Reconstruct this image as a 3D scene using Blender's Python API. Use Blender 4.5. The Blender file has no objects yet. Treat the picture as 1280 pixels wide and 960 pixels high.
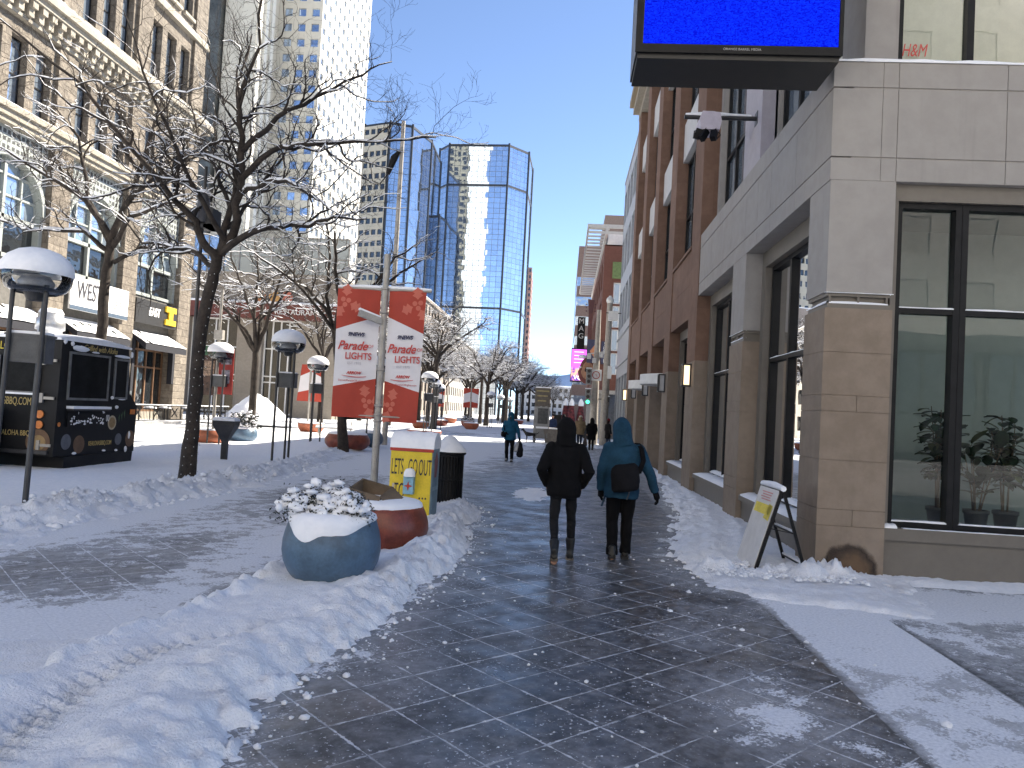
import bpy, bmesh, math, random
import numpy as np
from mathutils import Vector, Matrix, Euler
R=math.radians; PI=math.pi
random.seed(7)
sc=bpy.context.scene; C=sc.collection
# ---------------- camera, sky, sun, exposure ----------------
cam=bpy.data.cameras.new('camera'); cam.sensor_width=36; cam.lens=27.0; cam.clip_start=0.05; cam.clip_end=6000
co=bpy.data.objects.new('camera',cam); C.objects.link(co); sc.camera=co
co.matrix_world=Matrix(((0.99623,-0.05185,0.06951,0),(0.0675,-0.03946,-0.99694,0),(0.05443,0.99787,-0.03581,1.8),(0,0,0,1)))
SUN_EL=R(41); SUN_AZ=R(50)
W=bpy.data.worlds.new('World'); sc.world=W; W.use_nodes=True
wn=W.node_tree.nodes; bg=wn['Background']
sky=wn.new('ShaderNodeTexSky'); sky.sky_type='NISHITA'; sky.sun_disc=False
sky.sun_elevation=SUN_EL; sky.sun_rotation=SUN_AZ; sky.altitude=1600; sky.air_density=.6; sky.dust_density=0.0; sky.ozone_density=2.0
W.node_tree.links.new(sky.outputs[0],bg.inputs[0]); bg.inputs[1].default_value=0.106
sl=bpy.data.lights.new('sun','SUN'); sl.energy=5.0; sl.angle=R(0.53); sl.color=(1,0.94,0.84)
so=bpy.data.objects.new('sun',sl); C.objects.link(so)
so.rotation_euler=Vector((-math.sin(SUN_AZ)*math.cos(SUN_EL),-math.cos(SUN_AZ)*math.cos(SUN_EL),-math.sin(SUN_EL))).to_track_quat('-Z','Y').to_euler()
vs=sc.view_settings; vs.view_transform='Standard'; vs.look='None'; vs.exposure=1.7; vs.gamma=1; vs.use_curve_mapping=False
vs.use_white_balance=True; vs.white_balance_temperature=6950; vs.white_balance_tint=10
# ---------------- node helpers ----------------
class NT:
    def __init__(s,m): s.t=m.node_tree; s.n=s.t.nodes; s.l=s.t.links
    def put(s,v,sock):
        if isinstance(v,bpy.types.NodeSocket): s.l.new(v,sock)
        elif v is not None:
            if sock.type=='RGBA' and isinstance(v,(tuple,list)) and len(v)==3: v=(*v,1)
            sock.default_value=v
    def math(s,op,a,b=None,c=None,clamp=False):
        n=s.n.new('ShaderNodeMath'); n.operation=op; n.use_clamp=clamp
        for i,v in enumerate((a,b,c)):
            if v is not None: s.put(v,n.inputs[i])
        return n.outputs[0]
    def vmath(s,op,a,b=None,scale=None):
        n=s.n.new('ShaderNodeVectorMath'); n.operation=op; s.put(a,n.inputs[0])
        if b is not None: s.put(b,n.inputs[1])
        if scale is not None: s.put(scale,n.inputs['Scale'])
        return n.outputs['Value'] if op in('DOT_PRODUCT','LENGTH') else n.outputs[0]
    def noise(s,vec,scale,detail=4,rough=.55,out=0):
        n=s.n.new('ShaderNodeTexNoise'); s.put(vec,n.inputs['Vector']); n.inputs['Scale'].default_value=scale; n.inputs['Detail'].default_value=detail; n.inputs['Roughness'].default_value=rough
        return n.outputs[out]
    def vor(s,vec,scale,feat='F1',out='Distance'):
        n=s.n.new('ShaderNodeTexVoronoi'); n.feature=feat; s.put(vec,n.inputs['Vector']); n.inputs['Scale'].default_value=scale
        return n.outputs[out]
    def white(s,vec,out='Value'):
        n=s.n.new('ShaderNodeTexWhiteNoise'); n.noise_dimensions='3D'; s.put(vec,n.inputs['Vector']); return n.outputs[out]
    def ss(s,v,a,b,lo=0.,hi=1.):
        n=s.n.new('ShaderNodeMapRange'); n.interpolation_type='SMOOTHSTEP'; s.put(v,n.inputs[0]); s.put(a,n.inputs[1]); s.put(b,n.inputs[2]); n.inputs[3].default_value=lo; n.inputs[4].default_value=hi
        return n.outputs[0]
    def mix(s,f,a,b,mode='MIX'):
        n=s.n.new('ShaderNodeMix'); n.data_type='RGBA'; n.blend_type=mode; n.clamp_factor=True
        s.put(f,n.inputs[0]); s.put(a,n.inputs[6]); s.put(b,n.inputs[7]); return n.outputs[2]
    def sep(s,v):
        n=s.n.new('ShaderNodeSeparateXYZ'); s.put(v,n.inputs[0]); return n.outputs
    def comb(s,x,y,z=0.):
        n=s.n.new('ShaderNodeCombineXYZ'); s.put(x,n.inputs[0]); s.put(y,n.inputs[1]); s.put(z,n.inputs[2]); return n.outputs[0]
    def bump(s,h,st=.3,dist=.02,nrm=None):
        n=s.n.new('ShaderNodeBump'); n.inputs['Strength'].default_value=st; n.inputs['Distance'].default_value=dist; s.put(h,n.inputs['Height'])
        if nrm is not None: s.put(nrm,n.inputs['Normal'])
        return n.outputs[0]
    def attr(s,name,out='Fac'):
        n=s.n.new('ShaderNodeAttribute'); n.attribute_name=name; return n.outputs[out]
    def coord(s,which='Object'): return s.n.new('ShaderNodeTexCoord').outputs[which]
    def pos(s): return s.n.new('ShaderNodeNewGeometry').outputs['Position']
def newmat(name):
    m=bpy.data.materials.new(name); m.use_nodes=True; t=NT(m); return m,t,t.n['Principled BSDF']
def M(name,col,rough=.6,metal=0.,var=.18,scale=6.,bump=0.,bscale=40.,spec=None,fine=True,coord='Object'):
    """plain surface with mottling at two scales and an optional grain"""
    m,t,b=newmat(name); c=t.coord(coord)
    n1=t.noise(c,scale,6,.6); n2=t.noise(c,scale*9,3,.6)
    f=t.math('ADD',t.math('MULTIPLY',n1,.7),t.math('MULTIPLY',n2,.3))
    lo=tuple(max(0,x*(1-var*1.6)) for x in col); hi=tuple(min(1,x*(1+var*1.3)) for x in col)
    t.put(t.mix(t.ss(f,.3,.7),lo,hi),b.inputs['Base Color'])
    t.put(t.math('ADD',rough-.08,t.math('MULTIPLY',n2,.16)),b.inputs['Roughness']); b.inputs['Metallic'].default_value=metal
    if spec is not None: b.inputs['Specular IOR Level'].default_value=spec
    if bump: t.put(t.bump(t.noise(c,bscale,5,.65),bump,.02),b.inputs['Normal'])
    return m
def emit(name,col,st,base=(.02,.02,.02)):
    m,t,b=newmat(name); t.put((*base,1),b.inputs['Base Color']); t.put((*col,1),b.inputs['Emission Color']); b.inputs['Emission Strength'].default_value=st; return m
# ---------------- mesh helpers ----------------
class MB:
    def __init__(s): s.v=[]; s.f=[]; s.mi=[]; s.sm=[]; s.cur=0; s.smooth=False; s.uv={}
    def add(s,vs,fs,smooth=None):
        o=len(s.v); s.v.extend([tuple(p) for p in vs]); sm=s.smooth if smooth is None else smooth
        for f in fs: s.f.append([i+o for i in f]); s.mi.append(s.cur); s.sm.append(sm)
        return s
    def quad(s,a,b,c,d,uv=None):
        s.add([a,b,c,d],[(0,1,2,3)],False)
        if uv: s.uv[len(s.f)-1]=uv
        return s
    def box(s,x0,x1,y0,y1,z0,z1,fr=None):
        vs=[(x,y,z) for x in(x0,x1) for y in(y0,y1) for z in(z0,z1)]
        if fr: vs=[fr(*p) for p in vs]
        return s.add(vs,[(0,1,3,2),(4,6,7,5),(0,4,5,1),(2,3,7,6),(0,2,6,4),(1,5,7,3)],False)
    def bar(s,a,b,w,h=None,up=(0,0,1)):
        a=Vector(a); b=Vector(b); d=(b-a).normalized(); u=Vector(up)
        if abs(d.dot(u))>.95: u=Vector((1,0,0))
        r=d.cross(u).normalized(); u=r.cross(d); h=h or w
        vs=[p+r*i*w/2+u*j*h/2 for p in(a,b) for i,j in((-1,-1),(1,-1),(1,1),(-1,1))]
        return s.add(vs,[(3,2,1,0),(4,5,6,7),(0,1,5,4),(1,2,6,5),(2,3,7,6),(3,0,4,7)],False)
    def tube(s,pts,rad,n=8,cap=True,smooth=True):
        pts=[Vector(p) for p in pts]; m=len(pts)
        if not hasattr(rad,'__len__'): rad=[rad]*m
        vs=[]; u=None
        for i,p in enumerate(pts):
            d=(pts[min(i+1,m-1)]-pts[max(i-1,0)])
            d=d.normalized() if d.length>1e-9 else Vector((0,0,1))
            if u is None: u=d.orthogonal().normalized()
            u=(u-d*u.dot(d)); u=u.normalized() if u.length>1e-6 else d.orthogonal().normalized()
            w=d.cross(u)
            for k in range(n):
                a=2*PI*k/n; vs.append(p+(u*math.cos(a)+w*math.sin(a))*rad[i])
        fs=[(i*n+k,i*n+(k+1)%n,(i+1)*n+(k+1)%n,(i+1)*n+k) for i in range(m-1) for k in range(n)]
        s.add(vs,fs,smooth)
        if cap: s.add(vs[:n][::-1],[tuple(range(n))],False); s.add(vs[-n:],[tuple(range(n))],False)
        return s
    def cyl(s,x,y,z0,z1,r,r2=None,n=16): return s.tube([(x,y,z0),(x,y,z1)],[r,r if r2 is None else r2],n)
    def lathe(s,prof,n=24,c=(0,0,0),sx=1,sy=1,jit=0,smooth=True):
        vs=[]
        for r,z in prof:
            for k in range(n):
                a=2*PI*k/n; j=1+jit*(random.random()-.5); vs.append((c[0]+r*j*sx*math.cos(a),c[1]+r*j*sy*math.sin(a),c[2]+z))
        m=len(prof)
        s.add(vs,[(i*n+k,i*n+(k+1)%n,(i+1)*n+(k+1)%n,(i+1)*n+k) for i in range(m-1) for k in range(n)],smooth)
        return s
    def ell(s,c,r,n=12,m=8,jit=0,smooth=True,top=None):
        prof=[(max(1e-4,math.cos(t)),math.sin(t)) for t in [-PI/2+PI*i/m for i in range(m+1)]]
        vs=[]
        for pr,pz in prof:
            for k in range(n):
                a=2*PI*k/n; j=1+jit*(random.random()-.5); vs.append((c[0]+pr*r[0]*math.cos(a)*j,c[1]+pr*r[1]*math.sin(a)*j,c[2]+pz*r[2]*j))
        return s.add(vs,[(i*n+k,i*n+(k+1)%n,(i+1)*n+(k+1)%n,(i+1)*n+k) for i in range(m) for k in range(n)],smooth)
    def prism(s,poly,axis,t0,t1):
        """polygon (2-D list) extruded along an axis 'x','y' or 'z' from t0 to t1"""
        f={'x':lambda p,t:(t,p[0],p[1]),'y':lambda p,t:(p[0],t,p[1]),'z':lambda p,t:(p[0],p[1],t)}[axis]
        n=len(poly); s.add([f(p,t0) for p in poly]+[f(p,t1) for p in poly],[tuple(range(n))[::-1],tuple(range(n,2*n))]+[(i,(i+1)%n,n+(i+1)%n,n+i) for i in range(n)],False); return s
    def build(s,name,mats,parent=None,loc=None,recalc=True):
        me=bpy.data.meshes.new(name); me.from_pydata(s.v,[],s.f)
        if not isinstance(mats,(list,tuple)): mats=[mats]
        for m in mats: me.materials.append(m)
        me.polygons.foreach_set('material_index',s.mi); me.polygons.foreach_set('use_smooth',s.sm)
        if s.uv:
            ul=me.uv_layers.new(name='UVMap')
            for fi,uv in s.uv.items():
                for li,q in zip(me.polygons[fi].loop_indices,uv): ul.data[li].uv=q
        if recalc and not s.uv:
            bm=bmesh.new(); bm.from_mesh(me); bmesh.ops.recalc_face_normals(bm,faces=bm.faces); bm.to_mesh(me); bm.free()
        me.update()
        o=bpy.data.objects.new(name,me); C.objects.link(o)
        if parent: o.parent=parent
        if loc: o.location=loc
        return o
def tag(o,label,cat,group=None,kind=None):
    if label: o['label']=label
    if cat: o['category']=cat
    if group: o['group']=group
    if kind: o['kind']=kind
    return o
def thing(name,label,cat,loc=(0,0,0),rz=0,group=None):
    o=bpy.data.objects.new(name,None); C.objects.link(o); o.location=loc; o.rotation_euler=(0,0,rz); o.empty_display_size=.2
    return tag(o,label,cat,group)
KIDS={}
def copy_tree(o,parent=None):
    c=o.copy(); C.objects.link(c)
    if parent: c.parent=parent
    for ch in list(o.children): copy_tree(ch,c)
    return c
def dup(root,label,loc,rz=0,scale=None,group=None):
    c=copy_tree(root); c.location=loc; c.rotation_euler=(0,0,rz); c['label']=label
    if scale: c.scale=(scale,)*3 if not hasattr(scale,'__len__') else scale
    if group: c['group']=group
    return c
def text(name,body,size,mat,parent,loc,rot=(R(90),0,0),sx=1.,shear=0.,ext=.003,align='CENTER',bold=0.):
    cu=bpy.data.curves.new(name,'FONT'); cu.body=body; cu.size=size; cu.extrude=ext; cu.align_x=align; cu.align_y='CENTER'; cu.shear=shear; cu.offset=bold
    t=bpy.data.objects.new(name,cu); C.objects.link(t)
    dg=bpy.context.evaluated_depsgraph_get(); me=bpy.data.meshes.new_from_object(t.evaluated_get(dg)); bpy.data.objects.remove(t)
    me.materials.clear(); me.materials.append(mat)
    o=bpy.data.objects.new(name,me); C.objects.link(o); o.parent=parent; o.location=loc; o.rotation_euler=rot; o.scale=(sx,1,1); return o
# ---------------- numpy noise ----------------
def _h(ix,iy,s):
    n=(ix*374761393+iy*668265263+s*974634221)&0xffffffff; n=((n^(n>>13))*1274126177)&0xffffffff; n=n^(n>>16); return (n&0xffff)/65535.
def vn(x,y,s=0):
    x=np.asarray(x,float); y=np.asarray(y,float)
    ix=np.floor(x).astype(np.int64); iy=np.floor(y).astype(np.int64); fx=x-ix; fy=y-iy; fx=fx*fx*(3-2*fx); fy=fy*fy*(3-2*fy)
    a=_h(ix,iy,s); b=_h(ix+1,iy,s); c=_h(ix,iy+1,s); d=_h(ix+1,iy+1,s)
    return (a*(1-fx)+b*fx)*(1-fy)+(c*(1-fx)+d*fx)*fy
def fbm(x,y,o=4,s=0,g=.5):
    t=0; a=1; k=0
    for i in range(o): t=t+a*(vn(np.asarray(x)*2**i,np.asarray(y)*2**i,s+i*17)-.5); k+=a; a*=g
    return t/k*2
def sst(x,a,b): t=np.clip((x-a)/(b-a),0,1); return t*t*(3-2*t)
# ---------------- materials ----------------
def snow_mat():
    m,t,b=newmat('snow'); c=t.pos()
    n=t.noise(c,14,6,.6); d=t.attr('dirt')
    gn=t.noise(c,3.,8,.7); grit=t.ss(t.noise(c,55,4,.7),.62,.75)
    f=t.math('MULTIPLY',d,t.ss(gn,.35,.62),clamp=True)
    col=t.mix(t.ss(n,.3,.7),(.80,.83,.88),(.89,.90,.93)); col=t.mix(t.math('MULTIPLY',f,.55),col,(.50,.49,.49)); col=t.mix(t.math('MULTIPLY',grit,t.math('MULTIPLY',f,.7)),col,(.13,.12,.11))
    t.put(col,b.inputs['Base Color']); b.inputs['Roughness'].default_value=.75; b.inputs['Specular IOR Level'].default_value=.25
    h=t.math('ADD',t.math('ADD',t.noise(c,20,6,.75),t.math('MULTIPLY',t.noise(c,75,4,.7),.8)),t.math('MULTIPLY',t.vor(c,55),-.5)); t.put(t.bump(h,.6,.022),b.inputs['Normal']); return m
SNOW=snow_mat()
m,t,b=newmat('capsnow'); c=t.coord(); t.put(t.mix(t.ss(t.noise(c,9,4),.3,.7),(.82,.84,.88),(.89,.90,.93)),b.inputs['Base Color']); b.inputs['Roughness'].default_value=.75; b.inputs['Specular IOR Level'].default_value=.2; t.put(t.bump(t.noise(c,28,5,.7),.35,.02),b.inputs['Normal']); CAP=m
def paving_mat(name,tile,c1,c2,c3,rough,film=.16,stretch=1.0,diag=True,joint=.75,jb=.10,ns=2.6,flecks=.5):
    m,t,b=newmat(name); p=t.pos(); x,y,z=t.sep(p); k=.70711/tile if diag else 1/tile
    if diag: u=t.math('MULTIPLY',t.math('ADD',x,y),k); v=t.math('MULTIPLY',t.math('SUBTRACT',y,x),k)
    else: u=t.math('MULTIPLY',x,k); v=t.math('MULTIPLY',y,k*.5)
    w=t.noise(p,1.2,2)
    cell=t.comb(t.math('FLOOR',u),t.math('FLOOR',v)); r=t.white(cell); r2=t.white(t.vmath('ADD',cell,(7.3,1.7,3.1)))
    fu=t.math('FRACT',u); fv=t.math('FRACT',v)
    ed=t.math('MINIMUM',t.math('MINIMUM',fu,t.math('SUBTRACT',1.,fu)),t.math('MINIMUM',fv,t.math('SUBTRACT',1.,fv)))
    grain=t.noise(p,60,5,.7); blot=t.noise(p,2.2,6,.6)
    col=t.mix(t.ss(r,.55,.95),c1,c2); col=t.mix(t.ss(r2,.9,.93),col,c3)
    col=t.mix(t.math('MULTIPLY',t.ss(grain,.3,.75),.5),col,tuple(q*1.9 for q in c1)); col=t.mix(t.math('MULTIPLY',t.ss(blot,.35,.7),.45),col,tuple(q*.55 for q in c1))
    cov=t.attr('cover')
    sp=t.comb(t.math('MULTIPLY',t.math('ADD',x,y),.707),t.math('MULTIPLY',t.math('SUBTRACT',y,x),.707*stretch))
    n1=t.noise(sp,ns,9,.68); n2=t.noise(sp,38,4,.7); n3=t.noise(p,.7,3)
    tot=t.math('ADD',t.math('ADD',cov,t.math('MULTIPLY',t.math('SUBTRACT',n1,.5),1.7)),t.math('ADD',t.math('MULTIPLY',t.math('SUBTRACT',n2,.5),.75),t.math('MULTIPLY',t.math('SUBTRACT',n3,.5),.5)))
    dust=t.ss(tot,.48,.66)
    jn=t.ss(t.math('ADD',t.noise(p,4.3,6,.75),t.math('MULTIPLY',t.noise(p,.8,2),.6)),.58,.9)
    jw=t.math('ADD',.004,t.math('MULTIPLY',t.ss(t.noise(p,9,5,.75),.35,.75),.05))
    jm=t.math('MULTIPLY',t.math('SUBTRACT',1.,t.ss(ed,t.math('MULTIPLY',jw,.4),jw)),t.math('MULTIPLY',t.math('ADD',jn,jb,clamp=True),joint))
    fl=t.math('MULTIPLY',t.ss(t.math('ADD',t.noise(sp,9,7,.7),t.math('MULTIPLY',cov,.35)),.45,.8),film)
    fl=t.math('ADD',fl,t.math('MULTIPLY',t.ss(cov,.1,.7),.22))
    fk=t.math('MULTIPLY',t.ss(t.math('ADD',t.noise(sp,34,3,.6),t.math('MULTIPLY',t.noise(p,1.7,4,.7),.35)),.80,.86),flecks); dust=t.math('MAXIMUM',dust,fk)
    sc_=t.mix(t.ss(n2,.3,.7),(.62,.65,.70),(.82,.84,.88))
    a=t.math('MAXIMUM',t.math('MAXIMUM',t.math('MULTIPLY',dust,.93),jm),fl,clamp=True)
    t.put(t.mix(a,col,sc_),b.inputs['Base Color'])
    wet=t.math('ADD',rough,t.math('MULTIPLY',t.ss(blot,.35,.65),.22)); wet=t.math('ADD',wet,t.math('MULTIPLY',r,.08))
    t.put(t.math('ADD',wet,t.math('MULTIPLY',a,.5),clamp=True),b.inputs['Roughness'])
    jd=t.ss(ed,.0,.025)
    h=t.math('ADD',t.math('ADD',t.math('MULTIPLY',grain,.25),t.math('MULTIPLY',jd,.5)),t.math('MULTIPLY',dust,1.2))
    t.put(t.bump(h,.5,.006),b.inputs['Normal']); return m
PAVE=paving_mat('granite_paving',.43,(.028,.029,.031),(.043,.043,.044),(.078,.068,.058),.24,.20,flecks=.9)
LANE=paving_mat('lane_paving',.43,(.06,.058,.058),(.085,.08,.078),(.11,.1,.09),.4,.26,1.0,joint=.9,jb=.5,ns=4.2)
PLAZA=paving_mat('plaza_paving',.43,(.09,.088,.086),(.12,.115,.11),(.14,.12,.11),.5,.3)
ASPH=paving_mat('asphalt',4.,(.05,.05,.052),(.055,.055,.055),(.05,.05,.05),.6,.3,joint=0)
BAND=paving_mat('band_paving',.9,(.13,.13,.13),(.16,.155,.15),(.17,.16,.15),.5,.35,diag=False)
def stone(name,c1,c2,block=None,bump=.5,bs=9.,joint=(.10,.085,.07),axis='y',var=.5,off=.5,dist=.03):
    """coursed stone: block=(length,height) draws mortar joints on the wall plane"""
    m,t,b=newmat(name); p=t.coord('Object'); x,y,z=t.sep(p)
    big=t.noise(p,.5,4); n=t.noise(p,4,7,.65); g=t.noise(p,45,4,.7)
    f=t.math('ADD',t.math('MULTIPLY',n,.6),t.math('MULTIPLY',big,.4)); col=t.mix(t.ss(f,.35,.66),c1,c2)
    h=t.math('ADD',t.noise(p,bs,6,.6),t.math('MULTIPLY',g,.3))
    if block:
        L,H=block; u=t.math('ADD',x,y); row=t.math('FLOOR',t.math('DIVIDE',z,H)); uu=t.math('ADD',t.math('DIVIDE',u,L),t.math('MULTIPLY',t.math('FRACT',t.math('MULTIPLY',row,.5)),2*off))
        cell=t.comb(t.math('FLOOR',uu),row); r=t.white(cell); col=t.mix(t.math('MULTIPLY',r,var),col,tuple(q*.62 for q in c1))
        fu=t.math('FRACT',uu); fz=t.math('FRACT',t.math('DIVIDE',z,H))
        e=t.math('MINIMUM',t.math('MULTIPLY',t.math('MINIMUM',fu,t.math('SUBTRACT',1.,fu)),L),t.math('MULTIPLY',t.math('MINIMUM',fz,t.math('SUBTRACT',1.,fz)),H))
        jm=t.math('SUBTRACT',1.,t.ss(e,.004,.012)); col=t.mix(jm,col,joint); h=t.math('SUBTRACT',h,t.math('MULTIPLY',jm,.6))
    drip=t.ss(t.noise(t.vmath('MULTIPLY',p,(3.,3.,.25)),1.6,5,.6),.55,.8); col=t.mix(t.math('MULTIPLY',drip,.25),col,tuple(q*.5 for q in c1))
    t.put(col,b.inputs['Base Color']); b.inputs['Roughness'].default_value=.8; b.inputs['Specular IOR Level'].default_value=.3
    t.put(t.bump(h,bump,dist),b.inputs['Normal']); return m
GREY=stone('grey_panel',(.30,.28,.262),(.34,.32,.30),None,.06)
BEIGE=stone('beige_stone',(.215,.168,.128),(.27,.215,.168),None,.12,joint=(.12,.09,.06))
RED=stone('red_sandstone',(.165,.095,.066),(.22,.13,.092),(1.25,1.15),.12,joint=(.17,.10,.07),var=.35)
TAUPE=M('taupe_metal',(.15,.132,.11),.5,var=.05,bump=.03)
ROUGHSTONE=stone('rusticated_sandstone',(.185,.158,.13),(.32,.278,.225),(.95,.48),1.0,3.2,joint=(.08,.06,.045),dist=.16)
SMOOTHSTONE=stone('dressed_sandstone',(.28,.255,.21),(.35,.32,.27),(1.6,.6),.12,joint=(.3,.25,.18),var=.15)
BLACK=M('black_frame',(.010,.010,.011),.45,var=.2,spec=.2)
DARKM=M('dark_metal',(.045,.046,.05),.45,.3,var=.2,bump=.05)
GALV=M('galvanised_steel',(.36,.34,.31),.5,.35,var=.14,bump=.05)
WHITEP=M('white_paint',(.74,.74,.72),.55,var=.05)
WHITEW=M('white_wall',(.70,.71,.68),.8,var=.03)
BARK=M('bark',(.034,.026,.021),.9,var=.45,scale=5,bump=.9,bscale=28)
def glass(name,tint=(.8,.85,.84),rough=0.0,ior=1.5,wob=.006):
    m,t,b=newmat(name); t.n.remove(b); out=t.n['Material Output']
    tr=t.n.new('ShaderNodeBsdfTransparent'); t.put((*tint,1),tr.inputs[0]); gl=t.n.new('ShaderNodeBsdfGlossy'); gl.inputs['Roughness'].default_value=rough; t.put((.95,.97,1,1),gl.inputs[0])
    fr=t.n.new('ShaderNodeFresnel'); fr.inputs[0].default_value=ior; mx=t.n.new('ShaderNodeMixShader')
    bp=t.bump(t.noise(t.coord(),1.3,2),wob,.2); t.put(bp,gl.inputs['Normal'])
    t.l.new(t.math('MULTIPLY',fr.outputs[0],1.15,clamp=True),mx.inputs[0]); t.l.new(tr.outputs[0],mx.inputs[1]); t.l.new(gl.outputs[0],mx.inputs[2]); t.l.new(mx.outputs[0],out.inputs[0]); return m
GLASS=glass('shop_glass'); LGLASS=glass('lamp_glass',(.86,.88,.9),.02)
m,t,b=newmat('dark_glass'); t.put((.012,.015,.018,1),b.inputs['Base Color']); b.inputs['Roughness'].default_value=.03; b.inputs['IOR'].default_value=1.6; b.inputs['Specular IOR Level'].default_value=.8; t.put(t.bump(t.noise(t.coord(),1.1,2),.05,.2),b.inputs['Normal']); DGLASS=m
m,t,b=newmat('sky_glass'); t.put((.10,.13,.16,1),b.inputs['Base Color']); b.inputs['Metallic'].default_value=.7; b.inputs['Roughness'].default_value=.05
t.put((.38,.46,.55,1),b.inputs['Base Color']); t.put(t.bump(t.noise(t.coord(),.6,3),.12,.3),b.inputs['Normal']); SGLASS=m
# ---------------- ground: paving sheets, each with a per-vertex snow cover ----------------
def interp(Y,tab): ys=[q[1] for q in tab]; xs=[q[0] for q in tab]; return np.interp(Y,ys,xs)
XR=[(-1.55,2),(-1.59,3.86),(-1.70,4.36),(-1.61,5.0),(-1.46,5.6),(-1.36,6.7),(-1.24,8.2),(-1.18,9.7),(-1.36,11.2),(-1.42,13.5),(-2.0,15.6),(-2.75,17.2),(-3.3,18.5),(-3.3,60)]
XL=[(-3.32,2),(-3.25,4.4),(-3.2,5),(-3.08,5.8),(-2.98,7.1),(-3.02,8.2),(-3.1,12),(-3.1,60)]
SR=[(9,6.5),(3.0,7.95),(2.0,8.25),(1.62,8.8),(1.55,9.4),(1.62,10.7),(1.95,12.4),(2.25,14.3),(2.55,18),(2.8,22),(3.0,28),(3.4,40)]
LR=[(-5.8,2),(-6.3,8),(-6.45,10),(-6.35,12),(-6.2,14),(-6.3,17),(-6.5,20),(-7.0,23),(-7.6,28),(-8.2,34),(-9,60),(-9,200)]
def gauss(d,w): return np.exp(-(d/w)**2)
def cover(X,Y):
    n=fbm(X*.55,Y*.55,3,3)
    c=.15+.20*n+.12*fbm(X*.25,Y*.25,2,9)
    # pavement: dusting grows with distance, ragged by the banks
    c=np.maximum(c,.16+.34*sst(Y,11,38)); c=np.maximum(c,.55*sst(Y,45,80))
    near=(X>-3.1)
    c=np.where(near,np.maximum(c,.46*gauss(X-interp(Y,XR),.42)),c)
    c=np.where(near,np.maximum(c,.42*gauss(X-interp(Y,SR)+.15,.5)*(Y>8.2)),c)
    c=np.maximum(c,.60*gauss(X-1.4,.75)*gauss(Y-5.0,1.2)); c=np.maximum(c,.46*gauss(X-1.2,.5)*gauss(Y-6.6,.7))
    c=np.maximum(c,.40*gauss(X+1.1,.5)*gauss(Y-5.2,.8)); c=np.maximum(c,.9*sst(Y,7.3,8.0)*sst(X,1.6,2.4)*(1-sst(Y,8.9,9.5)*sst(X,3.6,4.6)*.45)*(Y<9.75))
    c=np.where((X>3.2)&(Y<7.6),np.maximum(c,.42+.25*n),c); c=np.where((X>2.08)&(X<3.2)&(Y<8),np.maximum(c,.74+.3*n),c); c=np.where((X>1.2)&(X<2.08)&(Y<7.8),np.maximum(c,.31+.16*n),c)
    # transit lane, packed near the camera
    ln=(X<=-3.1)&(X>-7.2)
    v=.56+.5*(1-sst(Y,4.8,7.0+.8*n))+.20*sst(Y,14,30)+.35*n
    v=v+.35*gauss(X+3.5,.45)+.4*gauss(X+6.2,.5)
    v=np.where((Y>6.2)&(Y<13),v-.04,v)
    c=np.where(ln,v,c); c=np.where(X<=-7.2,.9+.2*n,c)
    rd=(X<-17)&(X>-24); c=np.where(rd,.62+.5*n-.25*gauss((X+20.6),1.2),c)
    c=np.where((Y>49.5)&(Y<62),.62+.3*n,c); c=np.where((Y>62),np.maximum(c,.7+.3*n),c)
    c=np.where(Y>17,c+.42*sst(Y,17,24)*np.exp(-np.abs(X+3.1)/1.3)*(1+.8*n),c)
    return np.clip(c,0,1)
def axis(a,b,f):
    o=[a]
    while o[-1]<b: o.append(min(b,o[-1]+f(o[-1])))
    return np.array(o)
def sheet(name,x0,x1,y0,y1,z,mat,fx,fy,kind='structure'):
    xs=axis(x0,x1,fx); ys=axis(y0,y1,fy); X,Y=np.meshgrid(xs,ys); nx,ny=len(xs),len(ys)
    Vt=np.stack([X,Y,np.full(X.shape,z)],-1).reshape(-1,3)
    i=np.arange(nx*ny).reshape(ny,nx); F=np.stack([i[:-1,:-1],i[:-1,1:],i[1:,1:],i[1:,:-1]],-1).reshape(-1,4)
    me=bpy.data.meshes.new(name); me.vertices.add(len(Vt)); me.vertices.foreach_set('co',Vt.ravel()); me.loops.add(F.size); me.loops.foreach_set('vertex_index',F.ravel())
    me.polygons.add(len(F)); me.polygons.foreach_set('loop_start',np.arange(0,F.size,4)); me.polygons.foreach_set('loop_total',np.full(len(F),4)); me.update(); me.validate()
    a=me.attributes.new('cover','FLOAT','POINT'); a.data.foreach_set('value',cover(X,Y).ravel().astype(np.float32))
    me.materials.append(mat); o=bpy.data.objects.new(name,me); C.objects.link(o); o['kind']=kind; return o
g=lambda y:max(.1,.02*abs(y)); gx=lambda x:.1+.02*max(0,abs(x)-8)
sheet('sidewalk',-3.1,2.08,-4,49.5,0,PAVE,gx,g)
sheet('pavement_band',2.08,3.2,-4,49.5,.0,BAND,lambda x:.1,g)
sheet('side_street',3.2,26,-4,14,0,ASPH,gx,g)
sheet('transit_lane',-7.2,-3.1,-4,49.5,0,LANE,gx,g)
sheet('plaza',-17,-7.2,-4,49.5,0,PLAZA,lambda x:.25,lambda y:max(.25,.02*y))
sheet('road',-24,-17,-4,49.5,-.1,ASPH,lambda x:.25,lambda y:max(.25,.02*y))
sheet('far_pavement',-46,-24,-4,49.5,0,PLAZA,lambda x:.5,lambda y:max(.4,.02*y))
sheet('cross_street',-120,60,49.5,62,-.002,ASPH,lambda x:.6,lambda y:.5)
sheet('street_beyond',-60,30,62,420,0,PLAZA,lambda x:.7,lambda y:.02*y)
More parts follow.
